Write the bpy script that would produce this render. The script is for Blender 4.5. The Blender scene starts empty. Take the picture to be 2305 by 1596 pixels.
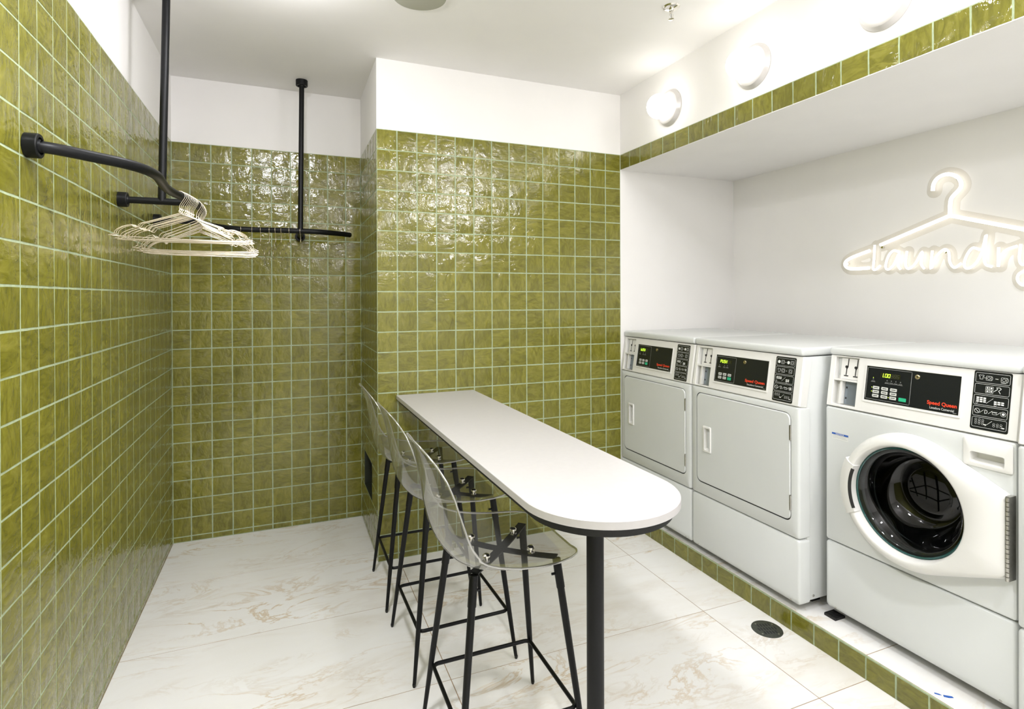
import bpy, bmesh, math, random
from mathutils import Vector, Matrix
random.seed(7)
S = bpy.context.scene
COL = S.collection
PI = math.pi
IMG_W, IMG_H = 2305.0, 1596.0

# ------------------------------------------------------------------ camera
FPX, CY = 1249.99, 671.81
CAM = Vector((-0.45896, -3.07637, 1.44422))
RIGHT = Vector((0.92623042, -0.37694325, -0.00331609))
UP = Vector((0.00416996, 0.00144927, 0.99999026))
FWD = Vector((0.37693477, 0.92623522, -0.0029142))
cd = bpy.data.cameras.new('camera')
cd.sensor_fit = 'HORIZONTAL'; cd.sensor_width = 36.0
cd.lens = 36.0 * FPX / IMG_W
cd.shift_x = 0.0; cd.shift_y = -(IMG_H / 2 - CY) / IMG_W
cd.clip_start = 0.02
co = bpy.data.objects.new('camera', cd); COL.objects.link(co)
m = Matrix.Identity(4)
for i in range(3):
    m[i][0] = RIGHT[i]; m[i][1] = UP[i]; m[i][2] = -FWD[i]; m[i][3] = CAM[i]
co.matrix_world = m
S.camera = co

# ------------------------------------------------------------------ world, lights, exposure
w = bpy.data.worlds.new('world'); S.world = w; w.use_nodes = True
w.node_tree.nodes['Background'].inputs[0].default_value = (1, 0.98, 0.95, 1)
w.node_tree.nodes['Background'].inputs[1].default_value = 0.05
S.view_settings.view_transform = 'Standard'
S.view_settings.look = 'None'
S.view_settings.gamma = 1.0
S.view_settings.use_curve_mapping = False
S.view_settings.exposure = 0.78
GLOBE_STRENGTH = 4.4
NEON_STRENGTH = 1.6
def point_lamp(name, loc, power, r, col=(0.965, 0.955, 1.0)):
    l = bpy.data.lights.new(name, 'POINT'); l.energy = power; l.shadow_soft_size = r; l.color = col
    o = bpy.data.objects.new(name, l); COL.objects.link(o); o.location = loc
def down_lamp(name, loc, power, r, col=(0.95, 0.955, 1.0)):
    l = bpy.data.lights.new(name, 'AREA'); l.shape = 'DISK'; l.size = 2 * r; l.energy = power; l.color = col
    o = bpy.data.objects.new(name, l); COL.objects.link(o); o.location = loc
point_lamp('overhead_lamp_and_fill', (-0.50, -0.82, 2.64), 7, 0.05)
down_lamp('overhead_lamp_and_fill', (-0.55, -2.0, 2.735), 21, 0.14)
down_lamp('overhead_lamp_and_fill', (0.90, -2.95, 2.735), 13, 0.06)  # unseen downlight added as fill, sparing the upper walls
down_lamp('overhead_lamp_and_fill', (1.00, -1.75, 2.735), 2.5, 0.06)  # unseen fill added over the machine aisle to lift the floor
point_lamp('overhead_lamp_and_fill', (0.25, -3.20, 2.30), 13, 0.06)  # free-hanging fill point added to brighten the ceiling, no fitting there
point_lamp('row_fill', (1.38, -2.95, 2.51), 11, 0.065)  # fill added in front of the fifth globe, stronger than the globe itself
point_lamp('row_fill', (1.38, -3.56, 2.51), 11, 0.065)  # fill added further along the lamp row, without a globe

# ------------------------------------------------------------------ dimensions (metres)
T = 0.111                      # pitch of the wall tiles
ZT = 2.3631                    # top of the tiling
XL, YB = -1.0794, 0.6931       # left wall, back wall of the recess
XR = 1.5545                    # right wall / front of the machine bay
XN = 2.5025                    # back of the machine bay
ZN = 2.263                     # soffit of the machine bay
ZC = 2.748                     # ceiling
ZK = 0.0904                    # top of the platform
YE = -4.6                      # wall behind the camera

# ------------------------------------------------------------------ material helpers
def new_mat(name):
    mt = bpy.data.materials.new(name); mt.use_nodes = True
    nt = mt.node_tree
    return mt, nt, nt.nodes['Principled BSDF']
def N(nt, typ, **kw):
    n = nt.nodes.new(typ)
    for k, v in kw.items(): setattr(n, k, v)
    return n
def val(nt, sock, v):
    if hasattr(v, 'is_linked') or hasattr(v, 'links'): nt.links.new(v, sock)
    else: sock.default_value = v
def math_node(nt, op, a, b=None, c=None):
    n = N(nt, 'ShaderNodeMath', operation=op)
    val(nt, n.inputs[0], a)
    if b is not None: val(nt, n.inputs[1], b)
    if c is not None: val(nt, n.inputs[2], c)
    return n.outputs[0]
def noise(nt, vec, scale, detail=2.0, rough=0.5, dist=0.0):
    n = N(nt, 'ShaderNodeTexNoise'); nt.links.new(vec, n.inputs['Vector'])
    n.inputs['Scale'].default_value = scale; n.inputs['Detail'].default_value = detail
    n.inputs['Roughness'].default_value = rough; n.inputs['Distortion'].default_value = dist
    return n.outputs['Fac']
def ramp(nt, fac, stops):
    r = N(nt, 'ShaderNodeValToRGB'); nt.links.new(fac, r.inputs[0])
    e = r.color_ramp.elements
    while len(e) < len(stops): e.new(0.5)
    for q, (p, c) in zip(e, stops):
        q.position = p; q.color = (c[0], c[1], c[2], 1)
    return r.outputs[0]
def mixcol(nt, fac, a, b, blend='MIX'):
    n = N(nt, 'ShaderNodeMix', data_type='RGBA', blend_type=blend)
    val(nt, n.inputs[0], fac)
    for s, v in ((n.inputs[6], a), (n.inputs[7], b)):
        if isinstance(v, tuple): s.default_value = (v[0], v[1], v[2], 1)
        else: nt.links.new(v, s)
    return n.outputs[2]
def bump(nt, height, strength, dist, bs):
    b = N(nt, 'ShaderNodeBump'); b.inputs['Strength'].default_value = strength
    b.inputs['Distance'].default_value = dist
    nt.links.new(height, b.inputs['Height']); nt.links.new(b.outputs[0], bs.inputs['Normal'])
def scaled(nt, vec, s):
    n = N(nt, 'ShaderNodeVectorMath', operation='MULTIPLY'); nt.links.new(vec, n.inputs[0])
    n.inputs[1].default_value = s
    return n.outputs[0]

def simple(name, col, rough=0.5, metal=0.0, spec=0.5, noise_amt=0.0, noise_scale=30, coat=0.0, bump_s=0.0, bump_scale=200, bump_d=0.001):
    mt, nt, bs = new_mat(name)
    bs.inputs['Base Color'].default_value = (*col, 1)
    bs.inputs['Roughness'].default_value = rough; bs.inputs['Metallic'].default_value = metal
    bs.inputs['Specular IOR Level'].default_value = spec
    bs.inputs['Coat Weight'].default_value = coat; bs.inputs['Coat Roughness'].default_value = 0.05
    g = N(nt, 'ShaderNodeNewGeometry')
    if noise_amt:
        f = noise(nt, g.outputs['Position'], noise_scale, 3)
        lo = tuple(c * (1 - noise_amt) for c in col); hi = tuple(min(1, c * (1 + noise_amt)) for c in col)
        nt.links.new(ramp(nt, f, [(0.3, lo), (0.7, hi)]), bs.inputs['Base Color'])
    if bump_s:
        bump(nt, noise(nt, g.outputs['Position'], bump_scale, 2), bump_s, bump_d, bs)
    return mt
def emissive(name, col, strength):
    mt, nt, bs = new_mat(name)
    bs.inputs['Base Color'].default_value = (*col, 1)
    bs.inputs['Emission Color'].default_value = (*col, 1); bs.inputs['Emission Strength'].default_value = strength
    return mt
def clear_sheet(name, tint, gloss_col=(1, 1, 1), rough=0.02, ior=1.45, extra=0.0, haze=0.0):
    mt = bpy.data.materials.new(name); mt.use_nodes = True; nt = mt.node_tree; nt.nodes.clear()
    out = N(nt, 'ShaderNodeOutputMaterial'); mx = N(nt, 'ShaderNodeMixShader')
    tr = N(nt, 'ShaderNodeBsdfTransparent'); gl = N(nt, 'ShaderNodeBsdfGlossy')
    lw = N(nt, 'ShaderNodeLayerWeight'); lw.inputs['Blend'].default_value = 0.5
    f0 = ((ior - 1) / (ior + 1)) ** 2
    fac = math_node(nt, 'MULTIPLY_ADD', math_node(nt, 'POWER', lw.outputs['Facing'], 4.0), 1 - f0, f0 + extra)
    tcol = ramp(nt, lw.outputs['Facing'], [(0.0, tint), (0.7, tuple(t * 0.93 for t in tint)), (1.0, tuple(t * 0.55 for t in tint))])
    nt.links.new(tcol, tr.inputs[0])
    gl.inputs['Color'].default_value = (*gloss_col, 1); gl.inputs['Roughness'].default_value = rough
    nt.links.new(fac, mx.inputs[0]); nt.links.new(tr.outputs[0], mx.inputs[1]); nt.links.new(gl.outputs[0], mx.inputs[2])
    res = mx.outputs[0]
    if haze:
        df = N(nt, 'ShaderNodeBsdfDiffuse'); df.inputs[0].default_value = (0.75, 0.75, 0.72, 1)
        m2 = N(nt, 'ShaderNodeMixShader'); m2.inputs[0].default_value = haze
        nt.links.new(res, m2.inputs[1]); nt.links.new(df.outputs[0], m2.inputs[2]); res = m2.outputs[0]
    nt.links.new(res, out.inputs[0])
    return mt

# ------------------------------------------------------------------ materials
def make_tile_mat():
    mt, nt, bs = new_mat('green_glaze')
    g = N(nt, 'ShaderNodeNewGeometry'); oi = N(nt, 'ShaderNodeObjectInfo')
    rnd = math_node(nt, 'FRACT', math_node(nt, 'ADD', oi.outputs['Random'], g.outputs['Random Per Island']))
    rnd2 = math_node(nt, 'FRACT', math_node(nt, 'MULTIPLY', rnd, 7.31))
    pos = g.outputs['Position']
    a = noise(nt, scaled(nt, pos, (1.0, 1.0, 0.38)), 38, 4, 0.62, 1.1)
    b = noise(nt, scaled(nt, pos, (0.38, 0.38, 1.0)), 38, 4, 0.62, 1.1)
    pick = math_node(nt, 'GREATER_THAN', rnd2, 0.5)
    mixf = N(nt, 'ShaderNodeMix', data_type='FLOAT')
    nt.links.new(pick, mixf.inputs[0]); nt.links.new(a, mixf.inputs[2]); nt.links.new(b, mixf.inputs[3])
    stroke = mixf.outputs[0]
    big = noise(nt, pos, 20, 2, 0.5, 0.4)
    c = ramp(nt, stroke, [(0.25, (0.094, 0.092, 0.008)), (0.5, (0.205, 0.191, 0.022)), (0.76, (0.310, 0.284, 0.052))])
    c = mixcol(nt, math_node(nt, 'MULTIPLY', big, 0.60), c, (0.135, 0.135, 0.020))
    bright = math_node(nt, 'ADD', 0.90, math_node(nt, 'MULTIPLY', rnd, 0.18))
    hsv = N(nt, 'ShaderNodeHueSaturation'); nt.links.new(c, hsv.inputs['Color']); nt.links.new(bright, hsv.inputs['Value'])
    nt.links.new(hsv.outputs[0], bs.inputs['Base Color'])
    bs.inputs['Roughness'].default_value = 0.04; bs.inputs['Specular IOR Level'].default_value = 0.62
    h = math_node(nt, 'ADD', math_node(nt, 'MULTIPLY', stroke, 0.45), math_node(nt, 'MULTIPLY', big, 1.0))
    bump(nt, h, 0.7, 0.0055, bs)
    return mt
def make_marble(name, vein=1.0):
    mt, nt, bs = new_mat(name)
    tc = N(nt, 'ShaderNodeNewGeometry'); oi = N(nt, 'ShaderNodeObjectInfo')
    add = N(nt, 'ShaderNodeVectorMath', operation='ADD')
    off = N(nt, 'ShaderNodeVectorMath', operation='SCALE'); off.inputs[0].default_value = (13.1, 7.7, 3.3)
    nt.links.new(oi.outputs['Random'], off.inputs['Scale'])
    nt.links.new(tc.outputs['Position'], add.inputs[0]); nt.links.new(off.outputs[0], add.inputs[1])
    mp = N(nt, 'ShaderNodeMapping'); nt.links.new(add.outputs[0], mp.inputs[0])
    mp.inputs['Rotation'].default_value = (0, 0, 0.95); mp.inputs['Scale'].default_value = (1.0, 2.6, 1.0)
    v = mp.outputs[0]
    def veins(scale, detail, dist, lo, hi):
        n = noise(nt, v, scale, detail, 0.62, dist)
        r = math_node(nt, 'SUBTRACT', 1.0, math_node(nt, 'ABSOLUTE', math_node(nt, 'MULTIPLY_ADD', n, 2.0, -1.0)))
        mr = N(nt, 'ShaderNodeMapRange'); nt.links.new(r, mr.inputs[0])
        mr.inputs[1].default_value = lo; mr.inputs[2].default_value = hi
        return mr.outputs[0]
    v1 = veins(1.5, 7, 1.2, 0.955, 1.0)
    mask = ramp(nt, noise(nt, v, 1.3, 3), [(0.47, (0, 0, 0)), (0.66, (1, 1, 1))])
    v1 = math_node(nt, 'MULTIPLY', v1, mask)
    v2 = veins(3.2, 7, 1.8, 0.90, 1.0)
    m2 = ramp(nt, noise(nt, v, 2.3, 3), [(0.50, (0, 0, 0)), (0.70, (1, 1, 1))])
    v2 = math_node(nt, 'MULTIPLY', v2, m2)
    cloud = noise(nt, v, 1.4, 6, 0.6, 0.8)
    base = ramp(nt, cloud, [(0.28, (0.79, 0.76, 0.70)), (0.45, (0.875, 0.865, 0.835)), (0.68, (0.90, 0.90, 0.885))])
    c = mixcol(nt, math_node(nt, 'MULTIPLY', v2, 0.42 * vein), base, (0.56, 0.44, 0.29))
    c = mixcol(nt, math_node(nt, 'MULTIPLY', v1, 0.66 * vein), c, (0.56, 0.385, 0.17))
    nt.links.new(c, bs.inputs['Base Color'])
    bs.inputs['Roughness'].default_value = 0.13; bs.inputs['Specular IOR Level'].default_value = 0.5
    bump(nt, noise(nt, tc.outputs['Position'], 9, 2), 0.05, 0.004, bs)
    return mt
M = {}
M['tile'] = make_tile_mat()
M['grout'] = simple('grout', (0.38, 0.45, 0.29), 0.8, noise_amt=0.12, noise_scale=60, bump_s=0.3, bump_scale=500)
M['paint'] = simple('white_paint', (0.88, 0.865, 0.845), 0.62, spec=0.3, bump_s=0.06, bump_scale=140, noise_amt=0.012, noise_scale=4)
M['marble'] = make_marble('marble_tile')
M['floor_joint'] = simple('beige_joint', (0.38, 0.265, 0.16), 0.8, noise_amt=0.1)
M['quartz'] = simple('white_quartz', (0.53, 0.515, 0.505), 0.32, noise_amt=0.015, noise_scale=50)
M['quartz_edge'] = M['quartz']
M['black_metal'] = simple('black_powder_coat', (0.0045, 0.005, 0.0055), 0.42, spec=0.24, bump_s=0.05, bump_scale=900)
M['black_board'] = simple('black_board', (0.012, 0.013, 0.013), 0.55, spec=0.35)
M['enamel'] = simple('white_enamel', (0.66, 0.68, 0.668), 0.27, spec=0.5, noise_amt=0.01, noise_scale=6, bump_s=0.03, bump_scale=420)
M['plastic'] = simple('white_plastic', (0.76, 0.755, 0.725), 0.34, spec=0.5, noise_amt=0.01, noise_scale=10)
M['panel_black'] = simple('black_film', (0.010, 0.012, 0.013), 0.22, spec=0.5)
M['gap'] = simple('dark_gap', (0.02, 0.022, 0.024), 0.8)
M['rubber'] = simple('black_rubber', (0.012, 0.012, 0.012), 0.6)
M['steel'] = simple('brushed_steel', (0.46, 0.45, 0.42), 0.3, metal=1.0, noise_amt=0.1, noise_scale=90)
M['chrome'] = simple('chrome', (0.80, 0.78, 0.74), 0.1, metal=1.0)
M['pocket_grey'] = simple('grey_zinc_plate', (0.27, 0.31, 0.35), 0.35, metal=0.6)
M['brass'] = simple('lock_brass', (0.62, 0.54, 0.34), 0.25, metal=1.0)
M['gold'] = simple('champagne_wire', (0.80, 0.72, 0.58), 0.24, metal=1.0)
M['print_white'] = simple('white_print', (0.72, 0.73, 0.70), 0.5)
M['print_grey'] = simple('grey_print', (0.36, 0.37, 0.35), 0.5)
M['print_red'] = simple('red_print', (0.80, 0.055, 0.018), 0.5)
M['print_blue'] = simple('blue_print', (0.02, 0.10, 0.42), 0.5)
M['print_black'] = simple('black_print', (0.02, 0.02, 0.02), 0.6)
M['key_grey'] = simple('keypad_white', (0.60, 0.61, 0.57), 0.5)
M['key_green'] = simple('keypad_green', (0.02, 0.42, 0.21), 0.5)
M['lcd_back'] = simple('display_window', (0.020, 0.022, 0.008), 0.2)
M['led'] = emissive('led_green', (0.55, 1.0, 0.05), 1.25)
M['led_dim'] = simple('led_off', (0.055, 0.060, 0.035), 0.4)
M['drain'] = simple('drain_metal', (0.115, 0.125, 0.11), 0.42, metal=0.7, noise_amt=0.2, noise_scale=80)
M['speaker'] = simple('speaker_grille', (0.45, 0.45, 0.37), 0.7, bump_s=0.4, bump_scale=900)
M['globe'] = emissive('globe_light', (1.0, 0.975, 0.94), GLOBE_STRENGTH)
M['neon'] = emissive('neon_white', (1.0, 0.985, 0.95), NEON_STRENGTH)
M['lamp_ring'] = simple('satin_white_metal', (0.66, 0.64, 0.63), 0.3, metal=0.35)
M['acrylic'] = clear_sheet('clear_acrylic', (0.94, 0.93, 0.91), ior=1.3, rough=0.05)
M['shell'] = clear_sheet('smoke_clear_polycarbonate', (0.83, 0.83, 0.80), ior=1.5, rough=0.07, extra=0.07, haze=0.06)
M['shell_edge'] = clear_sheet('polycarbonate_edge', (0.62, 0.62, 0.58), ior=1.6, rough=0.12, extra=0.30, haze=0.12)
M['door_glass'] = clear_sheet('door_glass', (0.16, 0.18, 0.18), ior=1.5, rough=0.02)
M['glass_edge'] = simple('teal_glass_edge', (0.012, 0.075, 0.068), 0.12, spec=0.6)
M['drum'] = simple('dark_drum', (0.02, 0.021, 0.022), 0.4)
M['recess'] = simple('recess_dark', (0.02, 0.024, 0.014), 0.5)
M['blue_chip'] = simple('blue_paint', (0.02, 0.11, 0.45), 0.5)
for k, mt in M.items(): mt['key'] = k

# ------------------------------------------------------------------ object helpers
def tag(o, label=None, cat=None, group=None, kind=None):
    if label: o['label'] = label
    if cat: o['category'] = cat
    if group: o['group'] = group
    if kind: o['kind'] = kind
    return o
def link_mesh(name, me, parent=None):
    o = bpy.data.objects.new(name, me); COL.objects.link(o)
    if parent is not None: o.parent = parent
    return o
def obj(name, bm, mats, parent=None, smooth=False, sharp=40):
    bmesh.ops.remove_doubles(bm, verts=bm.verts, dist=1e-6)
    bmesh.ops.recalc_face_normals(bm, faces=bm.faces)
    me = bpy.data.meshes.new(name); bm.to_mesh(me); bm.free()
    for mt in (mats if isinstance(mats, (list, tuple)) else [mats]):
        me.materials.append(M[mt] if isinstance(mt, str) else mt)
    if smooth:
        for p in me.polygons: p.use_smooth = True
        if sharp: me.set_sharp_from_angle(angle=math.radians(sharp))
    return link_mesh(name, me, parent)
def empty(name, loc, rz=0.0):
    o = bpy.data.objects.new(name, None); COL.objects.link(o)
    o.location = loc; o.rotation_euler = (0, 0, rz); o.empty_display_size = 0.05
    return o
def copy_tree(o, parent=None):
    c = o.copy(); COL.objects.link(c); c.parent = parent
    for ch in list(o.children): copy_tree(ch, c)
    return c
def BM(): return bmesh.new()
def box(bm, x0, x1, y0, y1, z0, z1, mi=0):
    vs = [bm.verts.new((x, y, z)) for z in (z0, z1) for y in (y0, y1) for x in (x0, x1)]
    for f in ((0, 2, 3, 1), (4, 5, 7, 6), (0, 1, 5, 4), (2, 6, 7, 3), (0, 4, 6, 2), (1, 3, 7, 5)):
        bm.faces.new([vs[i] for i in f]).material_index = mi
    return vs
def rbox(bm, x0, x1, y0, y1, z0, z1, r, seg=3):
    b2 = BM(); box(b2, x0, x1, y0, y1, z0, z1)
    bmesh.ops.recalc_face_normals(b2, faces=b2.faces)
    bmesh.ops.bevel(b2, geom=list(b2.edges), offset=r, segments=seg, profile=0.5, affect='EDGES')
    me = bpy.data.meshes.new('tmp'); b2.to_mesh(me); b2.free(); bm.from_mesh(me); bpy.data.meshes.remove(me)
def rr(x0, x1, z0, z1, r, n=5):
    r = max(1e-5, min(r, (x1 - x0) / 2 - 1e-5, (z1 - z0) / 2 - 1e-5)); pts = []
    for cx, cz, a0 in ((x1 - r, z1 - r, 0), (x0 + r, z1 - r, 90), (x0 + r, z0 + r, 180), (x1 - r, z0 + r, 270)):
        for k in range(n + 1):
            a = math.radians(a0 + 90 * k / n); pts.append((cx + r * math.cos(a), cz + r * math.sin(a)))
    return pts
def loft(bm, loops, cap0=False, cap1=False, mi=0):
    """loops: list of (points in x-z, y or list of y)"""
    rows = []
    for pts, y in loops:
        ys = y if isinstance(y, (list, tuple)) else [y] * len(pts)
        rows.append([bm.verts.new((p[0], yy, p[1])) for p, yy in zip(pts, ys)])
    n = len(rows[0])
    for a, b in zip(rows, rows[1:]):
        for i in range(n):
            j = (i + 1) % n
            bm.faces.new((a[i], a[j], b[j], b[i])).material_index = mi
    if cap0: bm.faces.new(rows[0][::-1]).material_index = mi
    if cap1: bm.faces.new(rows[-1]).material_index = mi
def tube(bm, pts, r, seg=10, caps=True, closed=False, mi=0):
    pts = [Vector(p) for p in pts]; n = len(pts)
    rs = r if isinstance(r, (list, tuple)) else [r] * n
    rings = []; prev = None
    for i, p in enumerate(pts):
        if closed: t = (pts[(i + 1) % n] - pts[i - 1])
        else: t = pts[min(i + 1, n - 1)] - pts[max(i - 1, 0)]
        t.normalize()
        if prev is None:
            a = Vector((0, 0, 1)) if abs(t.z) < 0.9 else Vector((1, 0, 0))
            u = t.cross(a).normalized()
        else:
            u = (prev - t * prev.dot(t)).normalized()
        prev = u; v = t.cross(u)
        rings.append([bm.verts.new(p + (u * math.cos(2 * PI * k / seg) + v * math.sin(2 * PI * k / seg)) * rs[i]) for k in range(seg)])
    pairs = list(zip(rings, rings[1:])) + ([(rings[-1], rings[0])] if closed else [])
    for a, b in pairs:
        for k in range(seg):
            l = (k + 1) % seg
            bm.faces.new((a[k], a[l], b[l], b[k])).material_index = mi
    if caps and not closed:
        bm.faces.new(rings[0][::-1]).material_index = mi; bm.faces.new(rings[-1]).material_index = mi
def smooth_path(pts, n=8, closed=False):
    """Catmull-Rom"""
    P = [Vector(p) for p in pts]; out = []
    m_ = len(P)
    rng = range(m_ if closed else m_ - 1)
    for i in rng:
        p0 = P[(i - 1) % m_] if closed or i > 0 else P[0] * 2 - P[1]
        p1, p2 = P[i], P[(i + 1) % m_]
        p3 = P[(i + 2) % m_] if closed or i + 2 < m_ else P[-1] * 2 - P[-2]
        for k in range(n):
            t = k / n
            out.append(0.5 * ((2 * p1) + (p2 - p0) * t + (2 * p0 - 5 * p1 + 4 * p2 - p3) * t * t + (3 * p1 - p0 - 3 * p2 + p3) * t ** 3))
    if not closed: out.append(P[-1])
    return out
def lathe(bm, prof, origin, axis, seg=32, mi=0, cap0=False, cap1=False):
    """prof: (radius, distance along axis)"""
    ax = Vector(axis).normalized(); a = Vector((0, 0, 1)) if abs(ax.z) < 0.9 else Vector((1, 0, 0))
    u = ax.cross(a).normalized(); v = ax.cross(u); o = Vector(origin); rows = []
    for r, d in prof:
        if r < 1e-6: rows.append([bm.verts.new(o + ax * d)])
        else: rows.append([bm.verts.new(o + ax * d + (u * math.cos(2 * PI * k / seg) + v * math.sin(2 * PI * k / seg)) * r) for k in range(seg)])
    for A, B in zip(rows, rows[1:]):
        for k in range(seg):
            l = (k + 1) % seg
            if len(A) == 1 and len(B) == 1: continue
            if len(A) == 1: f = (A[0], B[l], B[k])
            elif len(B) == 1: f = (A[k], A[l], B[0])
            else: f = (A[k], A[l], B[l], B[k])
            bm.faces.new(f).material_index = mi
    if cap0 and len(rows[0]) > 1: bm.faces.new(rows[0][::-1]).material_index = mi
    if cap1 and len(rows[-1]) > 1: bm.faces.new(rows[-1]).material_index = mi
def strip(bm, pts, wd, y, th=0.0005, closed=False):
    """flat printed line in the x-z plane, facing -y"""
    P = [Vector((p[0], p[1])) for p in pts]; n = len(P)
    segs = [(P[i], P[(i + 1) % n]) for i in range(n if closed else n - 1)]
    for a, b in segs:
        d = b - a
        if d.length < 1e-7: continue
        d.normalize(); nn = Vector((-d.y, d.x)) * (wd / 2); e = d * (wd / 2)
        q = [a - e - nn, b + e - nn, b + e + nn, a - e + nn]
        bm.faces.new([bm.verts.new((v.x, y, v.y)) for v in q])
def plate(bm, x0, x1, z0, z1, y, r=0.0, n=4):
    pts = rr(x0, x1, z0, z1, r, n) if r > 0 else [(x1, z1), (x0, z1), (x0, z0), (x1, z0)]
    bm.faces.new([bm.verts.new((p[0], y, p[1])) for p in pts])
def disc(bm, cx, cz, r, y, n=14):
    bm.faces.new([bm.verts.new((cx + r * math.cos(2 * PI * k / n), y, cz + r * math.sin(2 * PI * k / n))) for k in range(n)])
def ring_pts(cx, cz, r, n=14): return [(cx + r * math.cos(2 * PI * k / n), cz + r * math.sin(2 * PI * k / n)) for k in range(n)]
def text_obj(name, s, x0, x1, zb, h, y, mat, parent, bold=0.0):
    """lettering on a plane facing -y, from x0 to x1, baseline zb, capital height h"""
    cu = bpy.data.curves.new('txt', 'FONT'); cu.body = s; cu.size = 1.0; cu.offset = bold; cu.resolution_u = 3
    o = bpy.data.objects.new('txt', cu); COL.objects.link(o)
    dg = bpy.context.evaluated_depsgraph_get()
    me = bpy.data.meshes.new_from_object(o.evaluated_get(dg))
    bpy.data.objects.remove(o); bpy.data.curves.remove(cu)
    xs = [v.co.x for v in me.vertices]; mn, mx = min(xs), max(xs)
    sx = (x1 - x0) / (mx - mn); sz = h / 0.69
    for v in me.vertices: v.co = Vector((x0 + (v.co.x - mn) * sx, y, zb + v.co.y * sz))
    me.materials.clear(); me.materials.append(M[mat]); me.name = name
    return link_mesh(name, me, parent)
def boolean_cut(o, cutters):
    for c in cutters:
        md = o.modifiers.new('cut', 'BOOLEAN'); md.operation = 'DIFFERENCE'; md.object = c; md.solver = 'EXACT'
    dg = bpy.context.evaluated_depsgraph_get(); dg.update()
    me = bpy.data.meshes.new_from_object(o.evaluated_get(dg))
    o.modifiers.clear(); o.data = me
    for c in cutters: bpy.data.objects.remove(c)
def proj(p):
    d = Vector(p) - CAM; z = d.dot(FWD)
    if z < 0.05: return None
    return IMG_W / 2 + FPX * d.dot(RIGHT) / z, CY - FPX * d.dot(UP) / z, z

# ------------------------------------------------------------------ the room shell
G = 0.0007                     # how far the grout lies behind the tile faces
def structure(name, bm, mats, label, parent=None):
    o = obj(name, bm, mats, parent); tag(o, label, None, None, 'structure'); return o
b = BM(); box(b, XL - 0.12, XL - G, YE, YB + 0.12, -0.05, ZT, 0); box(b, XL - 0.12, XL, YE, YB + 0.12, ZT, ZC + 0.03, 1)
wall_left = structure('wall_left', b, ['grout', 'paint'], 'left wall of green glazed tiles under white paint')
b = BM(); box(b, XL - G, G, YB + G, YB + 0.12, -0.05, ZT, 0); box(b, XL, 0.0, YB, YB + 0.12, ZT, ZC + 0.03, 1)
wall_back = structure('wall_back', b, ['grout', 'paint'], 'green tiled back wall of the recess behind the hangers')
b = BM(); box(b, G, XR, G, 0.10, -0.05, ZT, 0); box(b, 0.0, XR, 0.0, 0.10, ZT, ZC + 0.03, 1)
wall_middle = structure('wall_middle', b, ['grout', 'paint'], 'bright green tiled wall where the counter is fixed')
# side of the pier, with a small recess
HY0, HY1 = 0.111 * 2, 0.111 * 5
HZ1 = ZT - 17 * T; HZ0 = ZT - 19 * T
b = BM()
box(b, G, 0.10, 0.10, HY0, -0.05, ZT, 0); box(b, G, 0.10, HY1, YB + 0.12, -0.05, ZT, 0)
box(b, G, 0.10, HY0, HY1, -0.05, HZ0, 0); box(b, G, 0.10, HY0, HY1, HZ1, ZT, 0)
box(b, 0.0, 0.10, 0.10, YB + 0.12, ZT, ZC + 0.03, 1)
wall_side = structure('wall_side', b, ['grout', 'paint'], 'shaded green tiled side of the pier facing the recess')
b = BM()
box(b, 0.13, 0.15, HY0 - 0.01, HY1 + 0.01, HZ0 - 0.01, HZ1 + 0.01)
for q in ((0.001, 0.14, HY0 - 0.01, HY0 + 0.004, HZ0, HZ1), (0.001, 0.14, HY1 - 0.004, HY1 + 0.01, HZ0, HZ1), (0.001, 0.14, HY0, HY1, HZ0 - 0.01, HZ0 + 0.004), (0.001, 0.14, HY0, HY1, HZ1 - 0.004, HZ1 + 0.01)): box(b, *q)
o = obj('recess_shade', b, 'recess', wall_side); o['label'] = 'shaded inside of the small square recess, darkened by its colour'  # shade inside the recess put into a near-black colour on its inner faces
b = BM(); box(b, XR + G, XR + 0.12, YE, 0.0, ZN + 0.004, ZT, 0); box(b, XR, XN + 0.1, YE, 0.0, ZT, ZC + 0.03, 1); box(b, XR + 0.12, XN + 0.1, YE, 0.0, ZN + 0.004, ZT, 1); box(b, XR + 0.001, XN + 0.1, YE, 0.0, ZN, ZN + 0.004, 1)
wall_right = structure('wall_right', b, ['grout', 'paint'], 'white bulkhead over the machine bay with a band of green tiles')
b = BM(); box(b, XR, XN + 0.1, 0.0, 0.10, -0.05, ZC)
structure('wall_bay_end', b, 'paint', 'white end wall of the machine bay')
b = BM(); box(b, XN, XN + 0.1, YE, 0.0, -0.05, ZN)
structure('wall_bay_back', b, 'paint', 'white back wall of the machine bay behind the neon sign')
b = BM(); box(b, XL - 0.12, XN + 0.1, YE - 0.1, YE, -0.05, ZC + 0.03)
structure('wall_rear', b, 'paint', 'white wall behind the viewer')
b = BM(); box(b, XL - 0.12, XN + 0.1, YE - 0.1, YB + 0.12, ZC, ZC + 0.1)
structure('ceiling', b, 'paint', 'white painted ceiling')

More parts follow.
